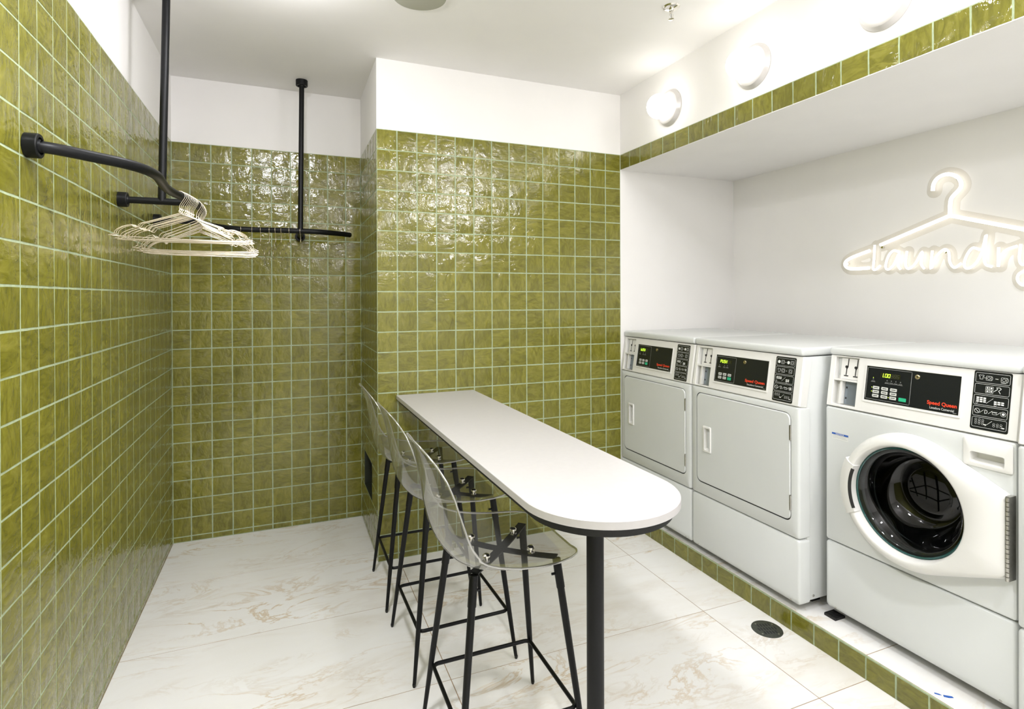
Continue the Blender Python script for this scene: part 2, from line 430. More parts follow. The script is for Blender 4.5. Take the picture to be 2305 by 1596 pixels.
# floor: joint bed plus large marble tiles
b = BM(); box(b, XL - 0.02, XR + 0.02, YE, YB + 0.02, -0.06, -0.0012)
floor = structure('floor', b, 'floor_joint', 'floor of large glossy cream marble tiles')
def slab(name, x0, x1, y0, y1, z, th, parent, mat='marble', j=0.0017):
    b = BM(); box(b, x0 + j, x1 - j, y0 + j, y1 - j, z - th, z)
    return obj(name, b, mat, parent)
fx = [XL, 0.112, 1.308, XR + 0.01]
fy = [YB, 0.146] + [0.146 - 0.598 * k for k in range(1, 8)] + [YE]
for i in range(3):
    for k in range(len(fy) - 1):
        if fy[k + 1] >= fy[k]: continue
        slab('floor_tile', fx[i], fx[i + 1], fy[k + 1], fy[k], 0.0, 0.01, floor)
b = BM(); box(b, XR + 0.005, XN, YE, 0.0, -0.05, ZK - 0.0012, 0); box(b, XR + G, XR + 0.006, YE, 0.0, -0.05, ZK - 0.001, 1)
platform = structure('trim_1', b, ['floor_joint', 'grout'], 'low platform under the machines with a green tiled front')
py = [0.0, -0.447, -1.644, -2.841, -4.038, YE]
for k in range(len(py) - 1):
    slab('platform_tile', XR + 0.006, XN, py[k + 1], py[k], ZK, 0.008, platform)

# ------------------------------------------------------------------ glazed tiles, one object each
def tile_mesh(seed):
    rg = random.Random(seed); bm = BM(); n = 3
    grid = []
    for i in range(n + 1):
        row = []
        for k in range(n + 1):
            x = -0.5 + i / n; z = -0.5 + k / n
            edge = i in (0, n) or k in (0, n)
            xx = x * (1 if not edge else 1.0); y = -(0.0 if edge else 0.0020 + rg.uniform(-0.0007, 0.0007))
            if not edge: xx *= 1.22; z *= 1.22
            if edge: xx += rg.uniform(-0.006, 0.006) * (i in (0, n)); z += rg.uniform(-0.006, 0.006) * (k in (0, n))
            row.append(bm.verts.new((xx, y, z)))
        grid.append(row)
    for i in range(n):
        for k in range(n):
            bm.faces.new((grid[i][k], grid[i + 1][k], grid[i + 1][k + 1], grid[i][k + 1]))
    rim = [grid[i][0] for i in range(n)] + [grid[n][k] for k in range(n)] + [grid[i][n] for i in range(n, 0, -1)] + [grid[0][k] for k in range(n, 0, -1)]
    back = [bm.verts.new((v.co.x, 0.006, v.co.z)) for v in rim]
    for i in range(len(rim)):
        j = (i + 1) % len(rim)
        bm.faces.new((rim[j], rim[i], back[i], back[j]))
    me = bpy.data.meshes.new('glazed_tile'); bm.to_mesh(me); bm.free()
    me.materials.append(M['tile'])
    for p in me.polygons: p.use_smooth = True
    me.set_sharp_from_angle(angle=math.radians(50))
    return me
TILES = [tile_mesh(s) for s in range(10)]
GAP = 0.0064
def lay_tiles(parent, rects, place, rz, name='wall_tile', limit=300):
    """rects: (a0,a1,z0,z1) along the wall; place(a,z)->world point on the face plane"""
    info = []
    for r in rects:
        a, z = (r[0] + r[1]) / 2, (r[2] + r[3]) / 2
        c = place(a, z); q = proj(c); score = -1.0
        if q and -40 < q[0] < IMG_W + 40 and -40 < q[1] < IMG_H + 40:
            e0, e1, e2, e3 = (proj(place(r[0], r[2])), proj(place(r[1], r[2])), proj(place(r[1], r[3])), proj(place(r[0], r[3])))
            if all((e0, e1, e2, e3)):
                pp = [e0, e1, e2, e3]
                score = abs(sum(pp[i][0] * pp[(i + 1) % 4][1] - pp[(i + 1) % 4][0] * pp[i][1] for i in range(4))) / 2
        info.append((score, r, c))
    info.sort(key=lambda t: -t[0])
    rest = BM(); used = False
    for n, (sc, r, c) in enumerate(info):
        me = random.choice(TILES)
        sx, sz = r[1] - r[0] - GAP, r[3] - r[2] - GAP
        if sx < 0.004 or sz < 0.004: continue
        rot = (random.uniform(-0.006, 0.006), 0.0, rz + random.uniform(-0.006, 0.006))
        flip = random.choice((0, PI))
        if n < limit and sc > 0:
            o = link_mesh(name, me, parent); o.location = c; o.rotation_euler = rot; o.scale = (sx, 1, sz)
        else:
            used = True
            from mathutils import Euler
            mt = Matrix.Translation(c) @ Euler(rot).to_matrix().to_4x4() @ Matrix.Diagonal((sx, 1, sz, 1))
            vs = [rest.verts.new(mt @ v.co) for v in me.vertices]
            for p in me.polygons:
                rest.faces.new([vs[i] for i in p.vertices]).smooth = True
    if used:
        me = bpy.data.meshes.new('remaining_tiles'); rest.to_mesh(me); me.materials.append(M['tile'])
        me.set_sharp_from_angle(angle=math.radians(50))
        o = link_mesh('remaining_tiles', me, parent); o['kind'] = 'stuff'
    rest.free()
rows = [(max(0.0, ZT - (j + 1) * T), ZT - j * T) for j in range(22)]
def grid(edges): return [(a0, a1, z0, z1) for a0, a1 in zip(edges, edges[1:]) for z0, z1 in rows]
lay_tiles(wall_middle, grid([i * T for i in range(14)] + [XR]), lambda a, z: Vector((a, 0.0, z)), 0.0)
XA = -0.9844
lay_tiles(wall_back, grid([XL] + [XA + k * T for k in range(9)] + [0.0]), lambda a, z: Vector((a, YB, z)), 0.0)
side = [r for r in grid([k * T for k in range(7)] + [YB]) if not (r[0] > HY0 - 0.01 and r[1] < HY1 + 0.01 and r[2] > HZ0 - 0.01 and r[3] < HZ1 + 0.01)]
lay_tiles(wall_side, side, lambda a, z: Vector((0.0, a, z)), -PI / 2)
M0 = -1.4222
lay_tiles(wall_left, grid([YE] + [M0 + k * T for k in range(-28, 19)] + [YB]), lambda a, z: Vector((XL, a, z)), PI / 2)
band = [(-(n + 1) * T + 0.0052, min(0.0, -n * T + 0.0052), ZN, ZT) for n in range(41)]
lay_tiles(wall_right, band, lambda a, z: Vector((XR, a, z)), -PI / 2, 'band_tile')
kerb = [(-(n + 1) * T + 0.0192, min(0.0, -n * T + 0.0192), -0.002, ZK - 0.003) for n in range(41)]
lay_tiles(platform, kerb, lambda a, z: Vector((XR, a, z)), -PI / 2, 'kerb_tile')

# ------------------------------------------------------------------ laundry machines
MW = 0.672; MD = 0.76          # width, depth of one machine
SEG = {'0': 'abcdef', '1': 'bc', 'b': 'cdefg', 'u': 'bcdef', 's': 'acdfg', 'y': 'bcdfg', 'p': 'abefg', 'h': 'bcefg', '8': 'abcdefg', '6': 'acdefg'}
def seven(bm, ch, x, z, w_, h_, y, wd):
    hx, hz = w_, h_
    P = {'a': ((0, hz), (hx, hz)), 'b': ((hx, hz), (hx, hz / 2)), 'c': ((hx, hz / 2), (hx, 0)), 'd': ((0, 0), (hx, 0)), 'e': ((0, 0), (0, hz / 2)), 'f': ((0, hz / 2), (0, hz)), 'g': ((0, hz / 2), (hx, hz / 2))}
    for s in SEG[ch]:
        (x0, z0), (x1, z1) = P[s]; sl = 0.12
        strip(bm, [(x + x0 + z0 * sl, z + z0), (x + x1 + z1 * sl, z + z1)], wd, y)
def icon_label(panel, x0, x1, z0, z1, kind):
    b = BM(); loft(b, [(rr(x0, x1, z0, z1, 0.006), -0.0002), (rr(x0, x1, z0, z1, 0.006), -0.0012)], False, True)
    pl = obj('instruction_label', b, 'panel_black', panel); pl['label'] = 'black label with five boxes of white pictograms'
    y = -0.0016; b = BM(); lw = 0.0009
    H = (z1 - z0 - 0.010) / 5; xa, xb = x0 + 0.005, x1 - 0.005
    def frame(cz0, cz1): strip(b, rr(xa, xb, cz0, cz1, 0.004, 3), lw, y, closed=True)
    def shirt(cx, cz, s): strip(b, [(cx + s * p, cz + s * q) for p, q in ((-.5, .45), (-.2, .5), (0, .38), (.2, .5), (.5, .45), (.5, .15), (.3, .2), (.3, -.5), (-.3, -.5), (-.3, .2), (-.5, .15))], lw, y, closed=True)
    def drumbox(cx, cz, s):
        strip(b, rr(cx - s * .5, cx + s * .5, cz - s * .5, cz + s * .5, 0.001, 2), lw, y, closed=True)
        strip(b, ring_pts(cx, cz, s * .3, 10), lw, y, closed=True)
    def door(cx, cz, s): drumbox(cx, cz, s); strip(b, [(cx + s * (.5 + .28 * math.sin(a)), cz + s * .5 * math.cos(a)) for a in (0.2, .8, 1.57, 2.3, 2.9)], lw, y)
    def blobs(cx, cz, nx, nz, fill):
        for i in range(nx):
            for k in range(nz):
                px, pz = cx + i * 0.0098, cz - k * 0.0062
                if fill: plate(b, px - .0040, px + .0040, pz - .0022, pz + .0022, y, 0.001, 2)
                else: strip(b, ring_pts(px, pz, .0030, 8), 0.0006, y, closed=True)
    def slash(cx, cz, s): strip(b, [(cx - s, cz - s), (cx + s, cz + s)], lw, y)
    for k in range(5):
        c1 = z1 - 0.005 - k * H - 0.002; c0 = c1 - H + 0.005; cz = (c0 + c1) / 2; frame(c0, c1)
        if k == 0:
            if kind == 'washer': shirt(x0 + .021, cz + .002, .014); strip(b, [(x0 + .028, cz), (x0 + .034, cz)], lw, y); door(x0 + .042, cz, .014); strip(b, [(x0 + .061, cz), (x0 + .068, cz)], .0016, y); door(x0 + .084, cz - .001, .015); strip(b, [(x0 + .077, cz - .011), (x0 + .09, cz - .011)], lw, y)
            else: disc(b, x0 + .018, cz, .007, y); drumbox(x0 + .038, cz, .016); disc(b, x0 + .067, cz, .007, y); drumbox(x0 + .087, cz, .016); strip(b, [(x0 + .050, cz), (x0 + .055, cz)], .0016, y)
        if k == 1:
            if kind == 'washer':
                for i in range(2):
                    for q in range(2): strip(b, rr(x0 + .036 + i * .011, x0 + .046 + i * .011, cz - .011 + q * .011, cz - .001 + q * .011, .001, 2), lw, y, closed=True); disc(b, x0 + .041 + i * .011, cz - .006 + q * .011, .0028, y, 8)
                strip(b, [(x0 + .060, cz - .004), (x0 + .069, cz + .004), (x0 + .066, cz + .009), (x0 + .075, cz + .010), (x0 + .079, cz + .006), (x0 + .072, cz - .001), (x0 + .077, cz - .009)], .0016, y)
            else: shirt(x0 + .022, cz, .015); strip(b, [(x0 + .030, cz), (x0 + .036, cz)], lw, y); drumbox(x0 + .044, cz, .016); strip(b, [(x0 + .058, cz), (x0 + .063, cz)], .0016, y); drumbox(x0 + .082, cz, .016)
        if k == 2: 
            blobs(x0 + .016, cz + .007, 3, 3 if kind == 'washer' else 2, True); slash(x0 + .050, cz, .009); blobs(x0 + .066, cz - .001, 3 if kind == 'washer' else 2, 2, True); strip(b, ring_pts(x0 + .014, cz - .010, .003, 8), .0007, y, closed=True); strip(b, ring_pts(x0 + .066, cz - .012, .003, 8), .0007, y, closed=True)
        if k == 3:
            strip(b, ring_pts(x0 + .017, cz, .0075, 14), .0012, y, closed=True); strip(b, [(x0 + .012, cz + .005), (x0 + .022, cz - .005)], .0012, y)
            for sx in (.030, .054, .077): slash(x0 + sx, cz, .005)
            strip(b, [(x0 + .039, cz - .006), (x0 + .039, cz + .006), (x0 + .044, cz + .005), (x0 + .046, cz), (x0 + .044, cz - .005)], .0014, y, closed=True)
            strip(b, rr(x0 + .060, x0 + .071, cz - .005, cz + .001, .001, 2), lw, y, closed=True); strip(b, [(x0 + .058, cz + .003), (x0 + .073, cz + .003)], .0012, y)
            strip(b, ring_pts(x0 + .090, cz, .0075, 14), lw, y, closed=True); disc(b, x0 + .090, cz, .004, y)
        if k == 4:
            blobs(x0 + .016, cz + .008, 3, 3 if kind == 'washer' else 2, False); slash(x0 + .052, cz, .009); blobs(x0 + .067, cz + .001, 3, 2, False)
            plate(b, x0 + .038, x0 + .046, cz - .007, cz - .004, y); plate(b, x0 + .088, x0 + .096, cz - .009, cz - .006, y)
    obj('pictograms', b, 'print_white', panel)['kind'] = 'stuff'
def control_panel(root, zbase, length, kind, bl, word, sub):
    """bl: dict of layout in panel coordinates"""
    lean = math.atan2(0.033, 0.213)
    r0, r1 = bl['rec']
    rz0, rz1, shelf = bl['rz']
    b = BM(); out = rr(0.0, MW, 0.0, length, 0.004); inn = rr(0.006, MW - 0.006, 0.003, length - 0.002, 0.003)
    hole = rr(r0, r1, rz0, rz1, 0.004); hol2 = rr(r0 + .002, r1 - .002, rz0 + .002, rz1 - .002, 0.003)
    loft(b, [(out, 0.045), (out, 0.008), (inn, 0.0), (hole, 0.0), (hol2, 0.0025), (hol2, 0.030)], True, True)
    cp = obj('control_panel', b, 'plastic', root, True, 35)
    cp.location = (0, 0, zbase); cp.rotation_euler = (-lean, 0, 0)
    # coin recess: shelf, coin plate with two slots, return cup
    b = BM(); box(b, r0 + .001, r1 - .001, 0.001, 0.029, shelf - 0.004, shelf + 0.004); obj('coin_shelf', b, 'plastic', cp)
    b = BM(); box(b, r0 + .022, r1 - .003, 0.012, 0.029, shelf + 0.005, rz1 - 0.004); obj('coin_plate', b, 'plastic', cp)
    for cx in (r0 + 0.048, r0 + 0.088):
        b = BM(); y = 0.0113
        strip(b, [(cx + .004, rz1 - .008), (cx + .003, rz1 - .040), (cx - .001, rz1 - .048), (cx - .002, rz1 - .072)], 0.0042, y)
        disc(b, cx - .003, rz1 - .040, .0060, y); strip(b, [(cx - .009, rz1 - .077), (cx + .006, rz1 - .077)], 0.0045, y)
        o = obj('coin_slot', b, 'print_black', cp)
    b = BM(); box(b, r0 + .040, r1 - .003, 0.024, 0.029, rz0 + 0.006, shelf - 0.005); o = obj('coin_return', b, 'pocket_grey', cp); o['label'] = 'blue-grey metal coin return'
    b = BM()
    for q in (.30, .72): plate(b, r0 + .043, r0 + .050, rz0 + (shelf - rz0) * q - .004, rz0 + (shelf - rz0) * q + .004, 0.0236)
    obj('return_holes', b, 'print_black', cp)['kind'] = 'stuff'
    b = BM(); box(b, r0 + .028, r0 + .038, 0.006, 0.029, rz0 + 0.006, shelf - 0.005); obj('return_guide', b, 'plastic', cp)
    # black fascia
    x0, x1, z0, z1 = bl['blk']
    b = BM(); o1 = rr(x0 - .006, x1 + .006, z0 - .009, z1 + .007, .003); o2 = rr(x0 - .001, x1 + .001, z0 - .001, z1 + .001, .001)
    loft(b, [(o1, -0.0002), (o1, -0.003), (o2, -0.003), (o2, -0.0012)]); obj('fascia_frame', b, 'plastic', cp)
    b = BM(); plate(b, x0, x1, z0, z1, -0.0012); obj('fascia', b, 'panel_black', cp)['label'] = 'glossy black fascia'
    bx0, bx1, bz0, bz1 = bl['box']; y = -0.0018
    b = BM(); strip(b, rr(bx0, bx1, bz0, bz1, .003, 3), .0011, y, closed=True); obj('fascia_outline', b, 'print_grey', cp)
    d0, d1, dz0, dz1 = bl['disp']
    b = BM(); plate(b, d0, d1, dz0, dz1, -0.0017); obj('display', b, 'lcd_back', cp)
    h = (dz1 - dz0) * 0.72; zz = dz0 + (dz1 - dz0) * 0.14; wd = 0.0017
    b = BM(); b2 = BM(); cw = h * 0.56; step = h * 0.86; x = d0 + 0.004
    if word == '1.00':
        x += 0.003
        seven(b, '1', x - cw * .55, zz, cw, h, -0.0021, wd); disc(b, x + cw * .8, zz, .0012, -0.0021, 8)
        for k in (1, 2): seven(b, '0', x + k * step, zz, cw, h, -0.0021, wd)
        for k, ch in ((3, '8'), (4, '8'), (5, '6')): seven(b2, ch, x + k * step, zz, cw, h, -0.0021, wd)
    else:
        for k, ch in enumerate(word): seven(b, ch, x + k * step, zz, cw, h, -0.0021, wd)
        for k in (4, 5): seven(b2, '8', x + k * step, zz, cw, h, -0.0021, wd * .7)
    o = obj('display_digits', b, 'led', cp); o['label'] = 'lit green digits'; o['kind'] = 'stuff'; obj('display_segments_off', b2, 'led_dim', cp)['kind'] = 'stuff'
    # small icons and captions under the display
    b = BM()
    for px in bl['icons']:
        strip(b, [(px - .002, dz0 - .011), (px, dz0 - .007), (px + .002, dz0 - .011)], .0006, y, closed=True)
        strip(b, [(px - .006, dz0 - .017), (px + .006, dz0 - .017)], .0010, y); strip(b, [(px - .008, dz0 - .0205), (px + .008, dz0 - .0205)], .0010, y)
    for (cx, cz) in bl['btn'][:-1]: strip(b, [(cx - .0145, cz), (cx - .0135, cz)], .001, y)
    obj('captions', b, 'print_grey', cp)['kind'] = 'stuff'
    bw, bh = bl['bsize']
    for n, (cx, cz) in enumerate(bl['btn']):
        g = n == len(bl['btn']) - 1
        b = BM(); ww, hh = (bw * 1.1, bh * 1.15) if g else (bw, bh)
        l = rr(cx - ww / 2, cx + ww / 2, cz - hh / 2, cz + hh / 2, .0016, 3)
        loft(b, [(l, -0.0012), (l, -0.0020)], False, True)
        o = obj('button', b, 'key_green' if g else 'key_grey', cp)
        if g: o['label'] = 'green start button'
        else:
            b = BM(); strip(b, [(cx - ww * .28, cz), (cx + ww * .28, cz)], hh * .22, -0.0023); obj('button_print', b, 'print_black', cp)
    if kind == 'washer':
        b = BM()
        for (cx, cz) in ((bl['btn'][0][0] - .0165, bl['btn'][0][1]), (bl['btn'][3][0] - .0165, bl['btn'][3][1]), (bl['btn'][8][0] - .0165, bl['btn'][8][1]), (bl['icons'][0], dz0 - .004)): disc(b, cx, cz, .0014, -0.0022, 8)
        obj('indicator_lights', b, 'led', cp)['kind'] = 'stuff'
    kx, kz = bl['key']
    b = BM(); lathe(b, [(0.0085, 0), (0.0085, .003), (0.0062, .0045), (0.0042, .0045), (0.0042, .003), (0, .003)], (kx, -0.001, kz), (0, -1, 0), 20); obj('lock', b, 'brass', cp, True)
    b = BM(); disc(b, kx, kz, .0022, -0.0048, 8); obj('keyhole', b, 'print_black', cp)
    t0, t1, tz = bl['brand']
    text_obj('brand_lettering', 'Speed Queen', t0, t1, tz, 0.0125, -0.0018, 'print_red', cp, 0.028)['label'] = 'bold red lettering'
    u0, u1, uz = bl['sub']
    text_obj('type_lettering', sub, u0, u1, uz, 0.0082, -0.0018, 'print_white', cp, 0.0)
    b = BM(); strip(b, [(x1 - .016, z0 + .005), (x1 - .006, z0 + .005)], .0012, y); obj('part_number_print', b, 'print_grey', cp)
    l0, l1, lz0, lz1 = bl['lbl']
    icon_label(cp, l0, l1, lz0, lz1, kind)
    return cp
def cabinet(root, zb0, zb1, zu1, zlid, ztop, W=MW):
    """base panel, body, lid; z values above the platform"""
    b = BM(); rbox(b, 0.003, W - 0.003, 0.05, MD, zb0 + 0.012, zlid - 0.004, 0.004, 2); cab = obj('cabinet', b, 'enamel', root, True)
    b = BM()
    o1 = rr(0, W, zb0, zb1, 0.016); o2 = rr(0.010, W - 0.010, zb0 + 0.020, zb1 - 0.006, 0.010)
    loft(b, [(o1, 0.062), (o1, 0.012), (rr(0.003, W - 0.003, zb0 + 0.006, zb1 - 0.002, 0.013), 0.004), (o2, 0.0)], True, True)
    obj('base_panel', b, 'enamel', root, True, 50)
    for x in (0.045, W - 0.045):
        b = BM(); lathe(b, [(0.0055, 0), (0.0055, .002), (0.003, .004), (0, .004)], (x, 0.005, zb0 + 0.011), (0, -1, 0), 10); obj('screw', b, 'steel', root, True)
    b = BM(); lathe(b, [(0.0055, 0), (0.0055, .002), (0.003, .004), (0, .004)], (W - 0.003, 0.085, zb0 + 0.03), (1, 0, 0), 10); obj('screw', b, 'steel', root, True)
    b = BM(); rbox(b, 0.0, W, 0.024, MD + 0.02, zlid, ztop, 0.012, 4); obj('lid', b, 'enamel', root, True, 60)
    for x in (0.05, W - 0.10):
        for y in (0.14, MD - 0.09):
            b = BM(); box(b, x, x + 0.045, y, y + 0.05, 0.0, zb0 + 0.02); obj('foot', b, 'rubber', root)
    return cab
D_LAY = dict(rec=(.023, .127), rz=(.006, .205, .110), blk=(.162, .493, .043, .176), box=(.167, .296, .048, .170), disp=(.189, .268, .137, .156), icons=(.189, .222, .242),
             btn=[(.199, .083), (.230, .083), (.262, .083), (.199, .0655), (.230, .0655), (.262, .0655)], bsize=(.0215, .0125), key=(.352, .157), brand=(.364, .481, .067), sub=(.378, .474, .0515), lbl=(.530, .636, .008, .205))
W_LAY = dict(rec=(.025, .131), rz=(.010, .210, .114), blk=(.167, .500, .051, .184), box=(.171, .338, .057, .179), disp=(.222, .298, .145, .163), icons=(.196, .250, .266, .283, .300),
             btn=[(.210, .103), (.2435, .103), (.277, .103), (.210, .0875), (.2435, .0875), (.277, .0875), (.210, .072), (.2435, .072), (.277, .072), (.312, .072)], bsize=(.0245, .0115), key=(.359, .164), brand=(.398, .494, .074), sub=(.408, .486, .059), lbl=(.537, .643, .018, .212))
def make_dryer(name, y_left, word):
    root = empty(name, (1.552, y_left, ZK), -PI / 2)
    cabinet(root, 0.034, 0.3135, 0.878, 1.096, 1.132)
    z0, z1 = 0.3165, 0.879
    dx0, dx1, dz0, dz1 = 0.042, 0.629, 0.384, 0.847
    b = BM(); o1 = rr(0, MW, z0, z1, 0.010); o2 = rr(0.010, MW - 0.010, z0 + 0.006, z1 - 0.006, 0.008)
    op = rr(dx0 - .003, dx1 + .004, dz0 - .004, dz1 + .003, 0.031)
    loft(b, [(o1, 0.062), (o1, 0.012), (rr(0.003, MW - 0.003, z0 + .002, z1 - .002, 0.009), 0.004), (o2, 0.0), (op, 0.0), (op, 0.02)], False, False)
    obj('front_panel', b, 'enamel', root, True, 40)
    b = BM(); op2 = rr(dx0 - .0024, dx1 + .0034, dz0 - .0034, dz1 + .0024, 0.0306); loft(b, [(op2, 0.0012), (op2, 0.019), (rr(dx0 + .05, dx1 - .05, dz0 + .05, dz1 - .05, .01), 0.019)], False, True); obj('door_gap_shade', b, 'gap', root)  # dark faces added so the gap round the door looks shaded
    hx0, hx1, hz0, hz1 = 0.090, 0.150, 0.548, 0.682
    d1 = rr(dx0, dx1, dz0, dz1, 0.029); d2 = rr(dx0 + .004, dx1 - .004, dz0 + .004, dz1 - .004, 0.026)
    h1 = rr(hx0 + .014, hx1 - .006, hz0 + .010, hz1 - .010, 0.006); h2 = rr(hx0 + .016, hx1 - .010, hz0 + .016, hz1 - .014, 0.005)
    b = BM(); loft(b, [(d1, 0.017), (d1, 0.002), (d2, -0.003), (h1, -0.003), (h2, 0.014)], True, True)
    door = obj('door', b, 'enamel', root, True, 40)
    b = BM(); e1 = rr(hx0, hx1, hz0, hz1, 0.007); e2 = rr(hx0 + .004, hx1 - .002, hz0 + .003, hz1 - .003, 0.006)
    loft(b, [(e1, -0.003), (e1, -0.006), (e2, -0.009), (h1, -0.009), (h2, 0.012)], False, False)
    obj('handle', b, 'plastic', door, True, 40)
    for hz in (0.765, 0.463):
        b = BM(); lathe(b, [(0.004, 0), (0.004, 0.064)], (dx1 + .0015, -0.002, hz - 0.032), (0, 0, 1), 10, cap0=True, cap1=True); box(b, dx1 - 0.004, dx1 + 0.003, -0.0036, 0.002, hz - 0.032, hz + 0.032)
        obj('hinge', b, 'steel', door)
    control_panel(root, 0.8815, 0.2155, 'dryer', D_LAY, word, 'Secadora Comercial')
    return root
d1 = make_dryer('tumble_dryer', -0.005, 'busy')
tag(d1, 'white commercial tumble dryer in the corner, farthest machine, display lit bright green', 'dryer', 'row of laundry machines')
d2 = make_dryer('tumble_dryer', -0.684, 'push')
tag(d2, 'white commercial tumble dryer in the middle, between the corner dryer and the washer', 'dryer', 'row of laundry machines')

def make_washer():
    root = empty('washing_machine', (1.66, -1.394, ZK), -PI / 2)
    W = MW - 0.004
    cab = cabinet(root, 0.040, 0.323, 0.89, 1.105, 1.137, W)
    z0, z1 = 0.3265, 0.889
    b = BM(); o1 = rr(0, W, z0, z1, 0.010)
    loft(b, [(o1, 0.062), (o1, 0.012), (rr(0.003, W - 0.003, z0 + .002, z1 - .002, 0.009), 0.004), (rr(0.010, W - 0.010, z0 + 0.006, z1 - 0.006, 0.008), 0.0)], True, True)
    fp = obj('front_panel', b, 'enamel', root)
    cx, cz = 0.350, 0.601
    b = BM(); lathe(b, [(0.178, -0.05), (0.178, 0.12)], (cx, 0, cz), (0, 1, 0), 64, cap0=True, cap1=True); cut1 = obj('cut', b, 'enamel')
    tx0, tx1, tz0, tz1 = 0.521, 0.660, 0.787, 0.880
    b = BM(); box(b, tx0 + .022, tx1 - .020, -0.02, 0.034, tz0 + .013, tz1 - .044); cut2 = obj('cut', b, 'enamel')
    for c in (cut1, cut2): c.matrix_world = Matrix.Translation((1.66, -1.394, ZK)) @ Matrix.Rotation(-PI / 2, 4, 'Z')
    bpy.context.view_layer.update()
    boolean_cut(fp, [cut1, cut2])
    b = BM(); lathe(b, [(0.224, -0.05), (0.224, 0.32)], (cx, 0, cz), (0, 1, 0), 64, cap0=True, cap1=True); cut3 = obj('cut', b, 'enamel')
    cut3.matrix_world = Matrix.Translation((1.66, -1.394, ZK)) @ Matrix.Rotation(-PI / 2, 4, 'Z')
    bpy.context.view_layer.update()
    boolean_cut(cab, [cut3])
    for p in fp.data.polygons: p.use_smooth = True
    fp.data.set_sharp_from_angle(angle=math.radians(30))
    # drum behind the glass
    b = BM(); lathe(b, [(0.178, 0.001), (0.176, 0.05), (0.21, 0.055), (0.22, 0.30), (0.0, 0.30)], (cx, 0, cz), (0, 1, 0), 48); obj('drum', b, 'drum', root, True)
    b = BM(); lathe(b, [(0.177, 0.0), (0.170, 0.012), (0.163, 0.030), (0.172, 0.045)], (cx, 0, cz), (0, 1, 0), 48); obj('gasket', b, 'rubber', root, True)
    # door: ring that runs out to a hinge plate at the right
    n = 96; hx, h0, h1 = 0.656, 0.462, 0.722
    R = 0.239
    def outline(r, inset):
        pts = []
        pa = [Vector((hx - inset * .2, h1 - inset)), Vector((hx - inset * .2, h0 + inset))]
        cloud = [Vector((cx + r * math.cos(a), cz + r * math.sin(a))) for a in [2 * PI * k / 180 for k in range(180)]] + pa
        cloud = sorted(cloud, key=lambda v: (v.x, v.y)); hull = []
        for rng in (cloud, cloud[::-1]):
            st = []
            for p in rng:
                while len(st) > 1 and (st[-1] - st[-2]).cross(p - st[-1]) <= 0: st.pop()
                st.append(p)
            hull += st[:-1]
        c = Vector((cx, cz))
        for k in range(n):
            a = 2 * PI * k / n; d = Vector((math.cos(a), math.sin(a))); best = 0
            for p, q in zip(hull, hull[1:] + hull[:1]):
                e = q - p; den = d.cross(e)
                if abs(den) < 1e-9: continue
                t = (p - c).cross(e) / den; s_ = (p - c).cross(d) / den
                if -1e-6 <= s_ <= 1 + 1e-6 and t > best: best = t
            pts.append((c.x + d.x * best, c.y + d.y * best))
        return pts
    def circ(r, sx=0.0): return [(cx + r * math.cos(2 * PI * k / n), cz + r * math.sin(2 * PI * k / n)) for k in range(n)]
    def ys(pts, y_ring, y_hinge):
        return [y_ring + (y_hinge - y_ring) * max(0.0, min(1.0, (p[0] - (cx + 0.14)) / (hx - cx - 0.14))) for p in pts]
    O0, O1, O2, O3 = outline(R + .006, 0), outline(R + .004, 0.0), outline(R - .006, .006), outline(R - .022, .014)
    b = BM()
    loft(b, [(O0, -0.0005), (O1, ys(O1, -0.030, -0.024)), (O2, ys(O2, -0.050, -0.034)), (O3, ys(O3, -0.058, -0.036)), (circ(0.208), -0.060), (circ(0.201), -0.055), (circ(0.196), -0.036), (circ(0.193), -0.006)])
    door = obj('door', b, 'plastic', root, True, 55)
    # grip at the left edge of the ring
    b = BM(); A0, A1, st = math.radians(154), math.radians(208), 14
    secs = []
    for k in range(st + 1):
        a = A0 + (A1 - A0) * k / st; cs, sn = math.cos(a), math.sin(a)
        secs.append([b.verts.new((cx + r * cs, y, cz + r * sn)) for r, y in ((0.194, -0.050), (0.197, -0.0625), (0.222, -0.0630), (0.246, -0.048), (0.2475, -0.006), (0.194, -0.030))])
    for p, q in zip(secs, secs[1:]):
        for i in range(6): b.faces.new((p[i], p[(i + 1) % 6], q[(i + 1) % 6], q[i]))
    b.faces.new(secs[0]); b.faces.new(secs[-1][::-1])
    obj('grip', b, 'plastic', door, True, 40)
    b = BM(); secs = []
    A0, A1 = math.radians(158), math.radians(204)
    for k in range(st + 1):
        a = A0 + (A1 - A0) * k / st; cs, sn = math.cos(a), math.sin(a)
        secs.append([b.verts.new((cx + r * cs, y, cz + r * sn)) for r, y in ((0.190, -0.0585), (0.1965, -0.0632), (0.201, -0.0636))])
    for p, q in zip(secs, secs[1:]):
        for i in range(2): b.faces.new((p[i], p[i + 1], q[i + 1], q[i]))
    obj('grip_slot', b, 'rubber', door, True)
    # glass: rim with a teal edge and a bowl reaching into the drum
    b = BM(); lathe(b, [(0.1945, -0.018), (0.1940, -0.026), (0.1900, -0.027), (0.1870, -0.024)], (cx, 0, cz), (0, 1, 0), 72); obj('glass_rim', b, 'glass_edge', door, True)
    prof = [(0.1870, -0.024), (0.180, -0.023), (0.173, -0.016), (0.164, -0.004), (0.156, 0.014), (0.148, 0.045), (0.135, 0.075), (0.115, 0.095), (0.100, 0.097), (0.085, 0.088), (0.070, 0.086), (0.0, 0.092)]
    b = BM(); lathe(b, prof, (cx, 0, cz), (0, 1, 0), 72)
    for v in b.verts:
        if v.co.y > 0.0: v.co.z += (v.co.y) * 0.30; v.co.x += v.co.y * 0.10
